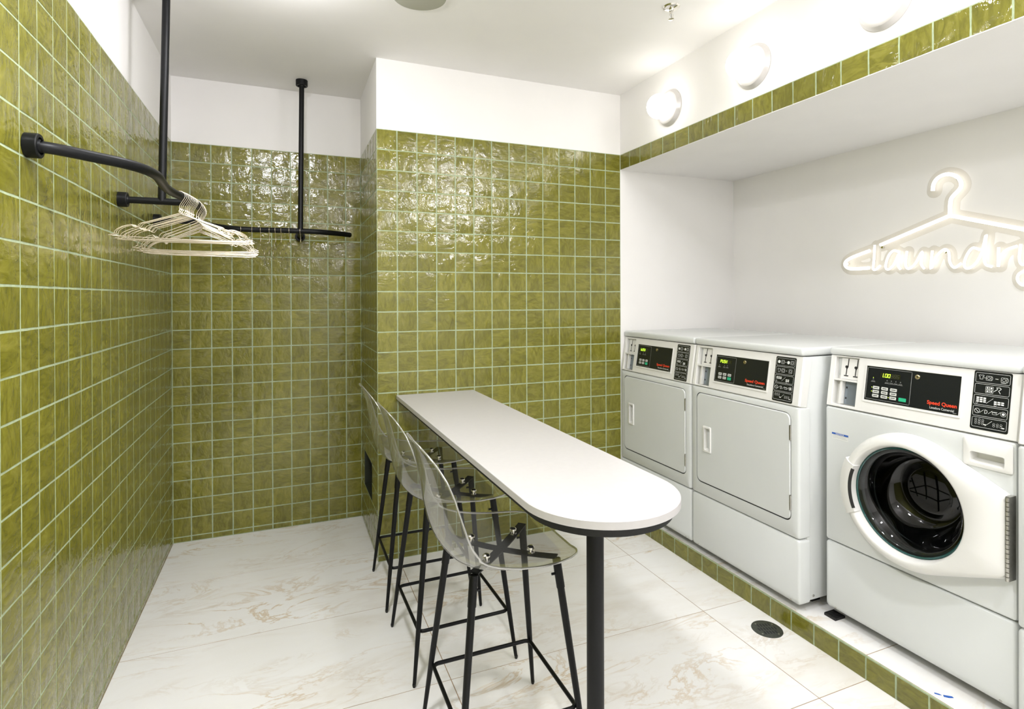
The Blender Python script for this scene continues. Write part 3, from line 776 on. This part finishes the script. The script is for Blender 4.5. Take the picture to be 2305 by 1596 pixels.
    obj('glass', b, 'door_glass', door, True, 0)['label'] = 'dark bowl-shaped door glass'
    # piano hinge
    b = BM(); box(b, hx - .001, hx + .010, -0.0345, -0.001, h0 - .002, h1 + .002)
    kn = 18
    for k in range(kn):
        za = h0 - .002 + (h1 - h0 + .004) * k / kn; zb = za + (h1 - h0 + .004) / kn * 0.86
        lathe(b, [(0.0056, 0), (0.0056, zb - za)], (hx + .0045, -0.036, za), (0, 0, 1), 10, cap0=True, cap1=True)
    obj('hinge', b, 'steel', door)
    # detergent drawer front
    o1 = rr(tx0, tx1, tz0, tz1, .008); o2 = rr(tx0 + .003, tx1 - .003, tz0 + .003, tz1 - .003, .007)
    p1 = rr(tx0 + .021, tx1 - .022, tz0 + .013, tz1 - .044, .006); p2 = rr(tx0 + .026, tx1 - .027, tz0 + .022, tz1 - .046, .006)
    b = BM(); loft(b, [(o1, 0.001), (o1, -0.004), (o2, -0.0065), (p1, -0.0065), (p2, 0.028)], False, True)
    obj('detergent_drawer', b, 'plastic', root, True, 40)
    # sticker
    b = BM(); plate(b, .032, .105, .757, .783, -0.0006); st_ = obj('notice_sticker', b, 'print_white', root); st_['label'] = 'small white and blue notice sticker'
    b = BM(); plate(b, .032, .105, .776, .7835, -0.0009); obj('sticker_header', b, 'print_blue', st_)
    text_obj('sticker_word', 'NOTICE', .050, .086, .7774, .0048, -0.0012, 'print_white', st_, 0.02)
    b = BM()
    for k in range(3): strip(b, [(.035, .7735 - k * .005), (.100 - .006 * (k == 1), .7735 - k * .005)], .0009, -0.0009)
    obj('sticker_lines', b, 'print_grey', st_)['kind'] = 'stuff'
    control_panel(root, 0.8925, 0.2150, 'washer', W_LAY, '1.00', 'Lavadora Comercial')
    # ribbed black pad that shows under the front left corner
    b = BM(); box(b, 0.0, 0.052, -0.008, 0.05, 0.0, 0.010)
    for k in range(6): box(b, 0.002 + k * .0085, 0.006 + k * .0085, -0.007, 0.045, 0.010, 0.0125)
    obj('foot_pad', b, 'rubber', root)
    return root
w1 = make_washer()
tag(w1, 'white front-loading commercial washing machine with round dark door and notice sticker', 'washer', 'row of laundry machines')
w2 = copy_tree(w1); w2.location = (1.638, -2.0715, ZK)
tag(w2, 'white front-loading machine, only its left side showing at the right edge', 'washer', 'row of laundry machines')

# ------------------------------------------------------------------ counter table
root = empty('counter_table', (0.325, 0.0, 0.0), 0.0127)
tag(root, 'long narrow counter with white top and rounded end on one black post', 'table')
HWD = 0.2235; LEN = 1.728
def counter_outline(hw, ln):
    pts = [(hw, -0.002), (-hw, -0.002)]
    for k in range(33):
        a = PI + PI * k / 32; pts.append((hw * math.cos(a), -ln + hw * math.sin(a)))
    return pts
def slab_from(bm, layers):
    rows_ = [[bm.verts.new((x, y, z)) for x, y in pts] for pts, z in layers]; n = len(rows_[0])
    for a, c in zip(rows_, rows_[1:]):
        for i in range(n): bm.faces.new((a[i], a[(i + 1) % n], c[(i + 1) % n], c[i]))
    bm.faces.new(rows_[0][::-1]); bm.faces.new(rows_[-1])
b = BM(); slab_from(b, [(counter_outline(HWD, LEN), 0.8835), (counter_outline(HWD, LEN), 0.9030), (counter_outline(HWD - .0012, LEN), 0.9042)])
obj('tabletop', b, 'quartz', root, True, 35)['label'] = 'white stone top with rounded end'
b = BM(); slab_from(b, [(counter_outline(HWD - .020, LEN), 0.858), (counter_outline(HWD - .018, LEN), 0.8834)])
obj('underboard', b, 'black_board', root, True, 35)['label'] = 'black board under the top'
b = BM(); lathe(b, [(0.0245, 0.004), (0.0245, 0.858)], (0.005, -1.705, 0), (0, 0, 1), 32, cap0=True, cap1=True); obj('post', b, 'black_metal', root, True)
b = BM(); lathe(b, [(0.07, 0.0), (0.07, 0.004), (0.03, 0.008)], (0.005, -1.705, 0), (0, 0, 1), 32, cap0=True, cap1=True); obj('base_plate', b, 'black_metal', root, True)
b = BM(); lathe(b, [(0.07, 0.850), (0.07, 0.858)], (0.005, -1.705, 0), (0, 0, 1), 32, cap0=True, cap1=True); obj('top_plate', b, 'black_metal', root, True)

# ------------------------------------------------------------------ transparent bar stools
def make_stool():
    root = empty('bar_stool', (0, 0, 0))
    prof = [(-.296, 1.016), (-.285, .995), (-.272, .960), (-.260, .917), (-.250, .868), (-.241, .815), (-.231, .760), (-.217, .707), (-.190, .669), (-.15, .650), (-.09, .642), (-.02, .640), (.05, .641), (.11, .645), (.155, .648), (.188, .647), (.210, .640), (.222, .626)]
    hw = [.050, .105, .150, .178, .196, .208, .217, .222, .225, .225, .224, .222, .218, .210, .195, .168, .124, .062]
    lift = [.004, .010, .022, .034, .042, .048, .055, .064, .066, .056, .040, .026, .017, .011, .007, .004, .001, .0]
    P = smooth_path([(x, 0, z) for x, z in prof], 3)
    def interp(a, i): 
        k = min(int(i // 3), len(a) - 2); f = i / 3 - k
        return a[k] * (1 - f) + a[k + 1] * f
    ns = 14; rows_ = []
    b = BM()
    for i, p in enumerate(P):
        t = (P[min(i + 1, len(P) - 1)] - P[max(i - 1, 0)]).normalized()
        nrm = Vector((-t.z, 0, t.x))
        if nrm.x < 0 and nrm.z < 0: nrm = -nrm
        W_, L_ = interp(hw, i), interp(lift, i); row = []
        for k in range(ns + 1):
            s_ = -1 + 2 * k / ns
            q = p + nrm * (L_ * abs(s_) ** 2.1) + Vector((0, W_ * math.sin(s_ * PI / 2 * 0.92) / math.sin(PI / 2 * 0.92), 0))
            row.append(b.verts.new(q))
        rows_.append(row)
    for a, c in zip(rows_, rows_[1:]):
        for k in range(ns): b.faces.new((a[k], a[k + 1], c[k + 1], c[k]))
    rim = [r[0] for r in rows_] + rows_[-1][1:-1] + [r[-1] for r in rows_[::-1]] + rows_[0][1:-1][::-1]
    rimp = [v.co.copy() for v in rim]
    shell = obj('seat_shell', b, 'shell', root, True, 0)
    shell['label'] = 'clear smoke-tinted moulded seat shell'
    b = BM(); tube(b, rimp, 0.0034, 6, closed=True); obj('shell_rim', b, 'shell_edge', shell, True, 0)
    legs = {}
    FH, TH, ZL = 0.205, 0.135, 0.630
    for sx in (-1, 1):
        for sy in (-1, 1):
            p0 = Vector((sx * FH, sy * FH, 0.012)); p1 = Vector((sx * TH, sy * TH, ZL))
            b = BM(); tube(b, [p0, p0.lerp(p1, 0.35), p0.lerp(p1, 0.75), p1], [0.0068, 0.0100, 0.0115, 0.0115], 12)
            lg = obj('leg', b, 'black_metal', root, True); legs[sx, sy] = (p0, p1)
            b = BM(); lathe(b, [(0, 0), (0.005, 0.001), (0.0066, 0.006), (0.0066, 0.013)], (sx * (FH + .001), sy * (FH + .001), 0), (0, 0, 1), 10); obj('foot_cap', b, 'rubber', lg, True)
            b = BM(); a_ = p0.lerp(p1, 0.86); tube(b, [a_, p1], 0.0131, 12); obj('sleeve', b, 'black_metal', lg, True)
            b = BM(); c_ = p0.lerp(p1, 0.93); tube(b, [c_ + Vector((-sx * .010, -sy * .0, 0)), c_ + Vector((-sx * .024, 0, 0))], 0.004, 8); obj('bolt', b, 'black_metal', lg, True)
    # cross brace: two strips meeting in the middle
    for sgn in (1, -1):
        b = BM(); rows2 = []
        for k in range(9):
            t = -1 + 2 * k / 8; c = Vector((t * TH, sgn * t * TH, 0.634 - 0.010 * (1 - t * t)))
            d = Vector((-sgn, 1, 0)).normalized() * 0.015
            rows2.append([b.verts.new(v) for v in (c - d, c + d, c + d + Vector((0, 0, .004)), c - d + Vector((0, 0, .004)))])
        for a, c in zip(rows2, rows2[1:]):
            for i in range(4): b.faces.new((a[i], a[(i + 1) % 4], c[(i + 1) % 4], c[i]))
        b.faces.new(rows2[0][::-1]); b.faces.new(rows2[-1])
        obj('cross_brace', b, 'black_metal', root)
    for sx in (-1, 1):
        for sy in (-1, 1):
            b = BM(); lathe(b, [(0.006, -0.012), (0.006, 0.006), (0.012, 0.007), (0.012, 0.012), (0.007, 0.016), (0, 0.016)], (sx * 0.075, sy * 0.075, 0.640), (0, 0, 1), 14); obj('seat_bolt', b, 'chrome', root, True)
    # footrest ring
    zf = 0.185; h = FH + (TH - FH) * zf / ZL - 0.004
    pts = []
    for cx_, cy_, a0 in ((h - .02, h - .02, 0), (-h + .02, h - .02, 90), (-h + .02, -h + .02, 180), (h - .02, -h + .02, 270)):
        for k in range(5):
            a = math.radians(a0 + 90 * k / 4); pts.append((cx_ + .02 * math.cos(a), cy_ + .02 * math.sin(a), zf))
    b = BM(); tube(b, pts, 0.0068, 8, closed=True); obj('footrest', b, 'black_metal', root, True, 0)
    return root
s1 = make_stool(); s1.location = (0.182, -1.394, 0); s1.rotation_euler.z = 0.0
tag(s1, 'clear plastic bar stool with black legs nearest the camera by the counter end', 'stool', 'bar stools along the counter')
s2 = copy_tree(s1); s2.location = (0.176, -0.829, 0); s2.rotation_euler.z = 0.02
tag(s2, 'clear plastic bar stool with black legs, middle one of the three', 'stool', 'bar stools along the counter')
s3 = copy_tree(s1); s3.location = (0.168, -0.300, 0); s3.rotation_euler.z = 0.0
tag(s3, 'clear plastic bar stool with black legs closest to the tiled wall', 'stool', 'bar stools along the counter')

# ------------------------------------------------------------------ clothes rail
ZR = 1.84; RT = 0.0155
rail_root = empty('clothes_rail', (XL, -1.27, ZR))
tag(rail_root, 'black wavy clothes rail fixed to the green wall and hung from the ceiling', 'clothes rail')
def rel(p): return (p[0] - XL, p[1] + 1.27, p[2] - ZR)
rail_pts = [(-1.075, -1.274), (-1.035, -1.262), (-1.00, -1.236), (-0.955, -1.192), (-0.90, -1.138), (-0.862, -1.070), (-0.845, -0.985), (-0.850, -0.88), (-0.857, -0.76), (-0.848, -0.65), (-0.826, -0.54), (-0.811, -0.42), (-0.808, -0.28), (-0.820, -0.13), (-0.845, 0.02), (-0.866, 0.14), (-0.868, 0.25), (-0.838, 0.355), (-0.785, 0.425), (-0.725, 0.468), (-0.655, 0.486), (-0.563, 0.480), (-0.467, 0.468), (-0.378, 0.460), (-0.268, 0.472), (-0.160, 0.523), (-0.081, 0.576)]
RAIL = smooth_path([(x, y, ZR) for x, y in rail_pts], 6)
b = BM(); tube(b, [rel(p) for p in RAIL], RT, 14); obj('rail_tube', b, 'black_metal', rail_root, True)
def flange(name, c, ax, r=0.032, th=0.030):
    b = BM(); lathe(b, [(0, 0.0), (r, 0.0), (r, th * .92), (r * .95, th), (r * .72, th), (r * .66, th * .86), (RT * 1.15, th * .86), (RT * 1.02, th * 1.12)], rel(c), ax, 24)
    o = obj(name, b, 'black_metal', rail_root, True, 30)
    return o
flange('wall_flange', (XL + 0.001, -1.276, ZR), (0.86, 0.5, 0) if False else (1, 0, 0))
for yy, x1 in ((-0.425, -0.815), (0.215, -0.868)):
    flange('wall_flange', (XL + 0.001, yy, ZR), (1, 0, 0), 0.030, 0.032)
    b = BM(); tube(b, [rel((XL + 0.02, yy, ZR)), rel((x1, yy, ZR))], RT * .9, 12); obj('wall_arm', b, 'black_metal', rail_root, True)
flange('wall_flange', (-0.375, YB - 0.001, ZR - .012), (0, -1, 0), 0.030, 0.032)
b = BM(); tube(b, [rel((-0.376, YB - 0.02, ZR - .012)), rel((-0.378, 0.46, ZR - .004))], RT * .9, 12); obj('wall_arm', b, 'black_metal', rail_root, True)
for foot, top in (((-0.929, -0.425, ZR), (-0.915, -0.385, ZC)), ((-0.378, 0.460, ZR), (-0.366, 0.490, ZC))):
    b = BM(); tube(b, [rel(foot), rel(top)], RT * .95, 14); obj('ceiling_pole', b, 'black_metal', rail_root, True)
    flange('ceiling_flange', (top[0], top[1], ZC - .001), (0, 0, -1), 0.034, 0.034)

# ------------------------------------------------------------------ wire hangers
def hanger_mesh(seed, drop=1.0):
    rg = random.Random(seed); j = lambda a: rg.uniform(-a, a)
    zt = RT + 0.0022
    hook = []
    for k in range(13):
        a = math.radians(-35 + 215 * k / 12); hook.append((math.cos(a) * (zt) * (1.0), 0, math.sin(a) * zt))
    hook = hook[::-1]                              # starts at the left tip, runs over the rail, down to the right
    tipx = hook[-1][0]
    neck = [(tipx * .4, 0, -0.026), (0.0, 0, -0.040), (0.0, 0, -0.068)]
    b = BM(); r = 0.0016
    tube(b, smooth_path(hook, 2) + smooth_path([hook[-1]] + neck, 4)[1:], r, 6)
    zA = -0.068; hwid = 0.207 + j(.004); zE = -0.145
    tri = [(0, 0, zA), (.10, 0, zA - .037), (.128, 0, zA - .047), (.137, 0, zA - .060), (.148, 0, zA - .061), (.158, 0, zA - .054), (.185, 0, zA - .062), (hwid, 0, zE), (hwid + .003, 0, zE - .012), (hwid - .008, 0, zE - .022)]
    left = [(-x, y, z) for x, y, z in tri[::-1]]
    path = [Vector(p) for p in tri] + [Vector(p) for p in left]
    fine = smooth_path(path, 3, True)
    tube(b, fine, r, 6, closed=True)
    tube(b, [(-.004, .0, zA + .024), (.003, .002, zA + .016), (-.003, -.002, zA + .008), (.002, 0, zA)], 0.0023, 6)
    me = bpy.data.meshes.new('wire_hanger'); bm = b
    for v in bm.verts:
        if v.co.z < zA: v.co.z = zA + (v.co.z - zA) * drop
    bmesh.ops.recalc_face_normals(bm, faces=bm.faces); bm.to_mesh(me); bm.free(); me.materials.append(M['gold'])
    for p in me.polygons: p.use_smooth = True
    return me
HM = [hanger_mesh(k) for k in range(4)]; HM2 = [hanger_mesh(k + 9, 1.30) for k in range(4)]
LEN_R = [0.0]
for p, q in zip(RAIL, RAIL[1:]): LEN_R.append(LEN_R[-1] + (q - p).length)
def rail_at_y(y):
    i = min((i for i in range(len(RAIL) - 1) if RAIL[i].y <= y <= RAIL[i + 1].y and RAIL[i].x < -0.75), default=None)
    t = (y - RAIL[i].y) / (RAIL[i + 1].y - RAIL[i].y); return RAIL[i].lerp(RAIL[i + 1], t), RAIL[i + 1] - RAIL[i]
def rail_at_x(x):
    i = [i for i in range(len(RAIL) - 1) if RAIL[i].y > 0.3 and RAIL[i].x <= x <= RAIL[i + 1].x][0]
    t = (x - RAIL[i].x) / (RAIL[i + 1].x - RAIL[i].x); return RAIL[i].lerp(RAIL[i + 1], t), RAIL[i + 1] - RAIL[i]
def hang(pt, tangent, twist, label, group, tilt=0.0, roll=0.0, pool=None):
    o = link_mesh('wire_hanger', random.choice(pool or HM)); o.location = pt
    a = math.atan2(tangent.y, tangent.x) - PI / 2
    o.rotation_euler = (tilt, roll, a + twist)
    tag(o, label, 'hanger', group); return o
for k in range(11):
    y = -0.600 + 0.0155 * k; p, t = rail_at_y(y)
    hang(p, Vector((0, 1, 0)), 0.05 - 0.005 * k, 'gold wire hanger in the tight front bunch on the rail', 'front bunch of wire hangers', 0.0, random.uniform(-.03, .03))
for k in range(10):
    y = -0.385 + 0.031 * k; p, t = rail_at_y(y)
    hang(p, Vector((0, 1, 0)), -0.01 + 0.012 * k, 'gold wire hanger in the looser bunch behind the front bunch', 'second bunch of wire hangers', 0.0, random.uniform(-.03, .03), HM2)
for k in range(3):
    y = -0.005 + 0.045 * k; p, t = rail_at_y(y)
    hang(p, Vector((0, 1, 0)), 0.03 * k, 'gold wire hanger behind the two bunches, before the far bend', 'wire hangers before the far bend', 0.0)
singles = [541.5, 567.4, 589, 606, 618, 635, 650, 674]
names = ['eighth', 'seventh', 'sixth', 'fifth', 'fourth', 'third', 'second']
tw = [-0.02, 0.0, 0.02, 0.02, -0.02, -0.06, -0.12, -0.20]
for n, px in enumerate(singles):
    best = min(RAIL[110:], key=lambda q: abs(proj(q)[0] - px)); i = RAIL.index(best)
    lab = 'gold wire hanger seen edge-on, rightmost one below the ceiling pole' if n == 7 else 'gold wire hanger seen edge-on, %s from the free right end of the rail' % names[n]
    hang(best, RAIL[min(i + 1, len(RAIL) - 1)] - RAIL[i - 1], tw[n], lab, 'single wire hangers on the far rail', random.uniform(-.02, .02))

# ------------------------------------------------------------------ globe wall lamps
def make_lamp():
    root = empty('wall_lamp', (0, 0, 0))
    b = BM(); lathe(b, [(0.0, 0.0), (0.100, 0.0), (0.100, 0.004), (0.0985, 0.006), (0.088, 0.022), (0.072, 0.030), (0.060, 0.030), (0.0, 0.030)], (0, 0, 0), (-1, 0, 0), 48); obj('base_ring', b, 'lamp_ring', root, True, 30)
    b = BM(); R_ = 0.068
    lathe(b, [(R_ * math.sin(PI * k / 24), 0.074 - R_ * math.cos(PI * k / 24)) for k in range(25)], (0, 0, 0), (-1, 0, 0), 40); obj('globe', b, 'globe', root, True, 0)
    return root
lamp = make_lamp(); lamps = [(-0.505, 'white globe wall lamp nearest the corner, smallest of the row'), (-1.112, 'white globe wall lamp in the middle of the row over the dryers'), (-1.722, 'white globe wall lamp cut off by the top edge over the washer'), (-2.335, 'white globe wall lamp past the top right edge, fourth in the row'), (-2.95, 'white globe wall lamp past the top right edge, fifth in the row')]
for k, (yy, lab) in enumerate(lamps):
    o = lamp if k == 0 else copy_tree(lamp)
    o.location = (XR - 0.0005, yy, 2.508); tag(o, lab, 'lamp', 'globe lamps along the bulkhead')

# ------------------------------------------------------------------ neon hanger sign
XS = XN - 0.028
def px_to_wall(u, v):
    d = RIGHT * ((u - IMG_W / 2) / FPX) + UP * (-(v - CY) / FPX) + FWD
    t = (XS - CAM.x) / d.x; q = CAM + d * t
    return (q.y, q.z)
def cr(u, v): return px_to_wall(1800 + u / 3.8, 330 + v / 3.8)
apex = cr(1285, 590)
hookp = [cr(*q) for q in ((1138, 378), (1148, 315), (1190, 262), (1262, 236), (1335, 252), (1378, 300), (1376, 352), (1332, 402), (1296, 448), (1287, 510), (1285, 590))]
armL = [apex, cr(690, 842)]
endL = [cr(*q) for q in ((600, 890), (520, 920), (440, 952), (395, 985), (392, 1020), (425, 1043), (500, 1045), (595, 1038))]
mir = lambda q: (2 * apex[0] - q[0], q[1])
zt_ = 0.0
armR = [apex, mir(cr(560, 905))]
endR = [mir(q) for q in endL[2:]] 
letters = {
 'l': [(642, 842), (637, 950), (630, 1045), (655, 1050), (690, 1018)],
 'a': [(855, 905), (805, 890), (760, 935), (735, 1020), (755, 1052), (805, 1010), (852, 915), (842, 1010), (862, 1050)],
 'u': [(918, 895), (905, 1000), (930, 1045), (990, 1000), (1048, 900), (1040, 1000), (1066, 1045)],
 'n': [(1135, 890), (1122, 1045), (1170, 940), (1235, 880), (1275, 905), (1285, 990), (1325, 1035), (1382, 998)],
 'd': [(1540, 882), (1478, 868), (1425, 940), (1408, 1015), (1440, 1042), (1505, 1000), (1560, 900), (1595, 755), (1580, 930), (1590, 1005), (1645, 1028)],
 'r': [(1702, 862), (1698, 1025), (1712, 960), (1760, 890), (1860, 850)],
 'y': [(1892, 835), (1880, 960), (1905, 1010), (1955, 975), (2005, 840), (1992, 1000), (1965, 1130), (1915, 1185), (1868, 1150), (1872, 1095), (1930, 1060), (2050, 1015), (2120, 960)]}
strokes = {'hook': hookp, 'left_arm': armL, 'left_end': endL, 'right_arm': armR, 'right_end': endR}
for k, v in letters.items(): strokes['letter_' + k] = [cr(*q) for q in v]
sroot = empty('neon_sign', (XN, apex[0], apex[1]))
tag(sroot, 'lit white neon sign of a clothes hanger with the word laundry', 'neon sign')
dense = {}
for k, v in strokes.items():
    pts = smooth_path([(XS, q[0], q[1]) for q in v], 5) if len(v) > 2 else [Vector((XS, q[0], q[1])) for q in v]
    dense[k] = pts
    thin = k.startswith('letter')
    b = BM(); tube(b, [(p.x - XN, p.y - apex[0], p.z - apex[1]) for p in pts], 0.0054 if thin else 0.0082, 8)
    obj('neon_letter' if thin else 'neon_tube', b, 'neon', sroot, True)
# clear backing that follows the tubes: marching squares over the distance to the strokes
segs2 = []
for k, pts in dense.items():
    rad = 0.026 if k.startswith('letter') else 0.034
    for p, q in zip(pts, pts[1:]): segs2.append((p.y, p.z, q.y, q.z, rad))
ys_ = [s_[0] for s_ in segs2] + [s_[2] for s_ in segs2]; zs_ = [s_[1] for s_ in segs2] + [s_[3] for s_ in segs2]
gy0, gy1, gz0, gz1 = min(ys_) - .05, max(ys_) + .05, min(zs_) - .05, max(zs_) + .05; hstep = 0.009
ny, nz = int((gy1 - gy0) / hstep) + 1, int((gz1 - gz0) / hstep) + 1
F = [[-1.0] * (nz + 1) for _ in range(ny + 1)]
for (a0, b0, a1, b1, rad) in segs2:
    i0, i1 = int((min(a0, a1) - rad - gy0) / hstep) - 1, int((max(a0, a1) + rad - gy0) / hstep) + 2
    k0, k1 = int((min(b0, b1) - rad - gz0) / hstep) - 1, int((max(b0, b1) + rad - gz0) / hstep) + 2
    ex, ez = a1 - a0, b1 - b0; l2 = ex * ex + ez * ez + 1e-12
    for i in range(max(0, i0), min(ny, i1) + 1):
        for k in range(max(0, k0), min(nz, k1) + 1):
            x, z = gy0 + i * hstep, gz0 + k * hstep
            t = max(0, min(1, ((x - a0) * ex + (z - b0) * ez) / l2))
            d = rad - math.hypot(x - a0 - ex * t, z - b0 - ez * t)
            if d > F[i][k]: F[i][k] = d
b = BM(); cache = {}
def gv(x, z, lay):
    key = (round(x, 5), round(z, 5), lay)
    if key not in cache: cache[key] = b.verts.new((-0.012 if lay else -0.016, x - apex[0], z - apex[1]))
    return cache[key]
for i in range(ny):
    for k in range(nz):
        cs = [(i, k), (i + 1, k), (i + 1, k + 1), (i, k + 1)]; vs_ = [F[p][q] for p, q in cs]
        if max(vs_) <= 0: continue
        poly = []; cutpts = []
        for e in range(4):
            (p0, q0), (p1, q1) = cs[e], cs[(e + 1) % 4]; f0, f1 = vs_[e], vs_[(e + 1) % 4]
            if f0 > 0: poly.append((gy0 + p0 * hstep, gz0 + q0 * hstep))
            if (f0 > 0) != (f1 > 0):
                f0c, f1c = max(f0, -.01), max(f1, -.01)
                t = f0c / (f0c - f1c); c = (gy0 + (p0 + (p1 - p0) * t) * hstep, gz0 + (q0 + (q1 - q0) * t) * hstep)
                poly.append(c); cutpts.append(c)
        if len(poly) < 3: continue
        for lay in (0, 1):
            f = [gv(x, z, lay) for x, z in poly]
            if len(set(f)) < 3: continue
            try: b.faces.new(list(dict.fromkeys(f)))
            except ValueError: pass
        if len(cutpts) == 2:
            q4 = [gv(*cutpts[0], 0), gv(*cutpts[1], 0), gv(*cutpts[1], 1), gv(*cutpts[0], 1)]
            if len(set(q4)) == 4:
                try: b.faces.new(q4)
                except ValueError: pass
o = obj('acrylic_backing', b, 'acrylic', sroot); o['label'] = 'clear acrylic backing cut round the tubes'
for (yy, zz) in (hookp[4], armL[1], endL[3], endR[3], strokes['letter_n'][3]):
    b = BM(); lathe(b, [(0.006, -0.001), (0.006, 0.014)], (-0.014, yy - apex[0], zz - apex[1] - .012), (1, 0, 0), 10, cap0=True, cap1=True); obj('standoff', b, 'chrome', sroot)

# ------------------------------------------------------------------ ceiling fittings, drain, bits
root = empty('ceiling_speaker', (0.0813, -0.6965, ZC)); tag(root, 'flat round grey-green ceiling disc cut off by the top edge', 'speaker')
b = BM(); lathe(b, [(0.0, 0.006), (0.110, 0.006), (0.1155, 0.004), (0.1165, 0.0)], (0, 0, 0), (0, 0, -1), 48); obj('grille', b, 'speaker', root, True, 30)
b = BM(); lathe(b, [(0.1150, 0.0005), (0.1155, 0.0055), (0.118, 0.005), (0.119, 0.0)], (0, 0, 0), (0, 0, -1), 48); obj('rim', b, 'paint', root, True, 30)
root = empty('sprinkler', (1.155, -1.027, ZC)); tag(root, 'small chrome fire sprinkler on the ceiling', 'sprinkler')
b = BM(); lathe(b, [(0.0, 0.010), (0.018, 0.010), (0.034, 0.006), (0.038, 0.0)], (0, 0, 0), (0, 0, -1), 28); obj('escutcheon', b, 'chrome', root, True)
b = BM(); lathe(b, [(0.010, 0.008), (0.010, 0.020), (0.007, 0.022), (0.007, 0.028), (0.0, 0.028)], (0, 0, 0), (0, 0, -1), 14); obj('body', b, 'chrome', root, True)
b = BM()
for s_ in (-1, 1): tube(b, smooth_path([(s_ * .006, 0, -.026), (s_ * .009, 0, -.036), (s_ * .004, 0, -.050), (0, 0, -.054)], 3), 0.0018, 6)
obj('frame_arms', b, 'chrome', root, True)
b = BM(); lathe(b, [(0.0018, .026), (0.0018, .052)], (0, 0, 0), (0, 0, -1), 8, cap0=True, cap1=True); obj('bulb', b, 'steel', root, True)
b = BM(); lathe(b, [(0.0, .052), (0.013, .054), (0.013, .056), (0.0, .057)], (0, 0, 0), (0, 0, -1), 16); obj('deflector', b, 'chrome', root, True)

root = empty('floor_drain', (1.466, -1.266, 0.0), -0.25); tag(root, 'round dark metal floor drain with slots beside the kerb', 'drain')
b = BM(); lathe(b, [(0.0, 0.0022), (0.058, 0.0022), (0.0635, 0.0016), (0.064, 0.0)], (0, 0, 0), (0, 0, 1), 48); obj('plate', b, 'drain', root, True, 30)
for k, (row, n) in enumerate(((-0.026, 5), (0.0, 7), (0.026, 5))):
    for i in range(n):
        x = (i - (n - 1) / 2) * 0.0125; b = BM()
        vs = [(x - .003, row - .010), (x + .003, row - .010), (x + .003, row + .010), (x - .003, row + .010)]
        b.faces.new([b.verts.new((p[0], p[1], 0.0026)) for p in vs]); obj('slot', b, 'gap', root)
for a in (0.6, 2.2, 3.8, 5.3):
    b = BM(); lathe(b, [(0.0, 0.0034), (0.0035, 0.003), (0.004, 0.002)], (.050 * math.cos(a), .050 * math.sin(a), 0), (0, 0, 1), 10); obj('screw', b, 'steel', root, True)

def chip(u0, v0, pts, label):
    b = BM(); n = len(pts)
    lo = [b.verts.new((x, y, 0.0)) for x, y in pts]; hi = [b.verts.new((x, y, 0.0015)) for x, y in pts]
    b.faces.new(hi); b.faces.new(lo[::-1])
    for i in range(n): b.faces.new((lo[i], lo[(i + 1) % n], hi[(i + 1) % n], hi[i]))
    o = obj('paint_chip', b, 'blue_chip'); o.location = (u0, v0, ZK); tag(o, label, 'paint chip')
chip(1.602, -1.897, [(-.012, .004), (-.002, -.006), (.012, -.012), (.014, -.006), (.004, .002), (-.006, .010)], 'larger blue paint chip on the platform by the right edge')
chip(1.583, -1.874, [(-.006, .002), (.002, -.008), (.007, -.012), (.006, -.004), (-.002, .006)], 'smaller blue paint chip on the platform by the right edge')
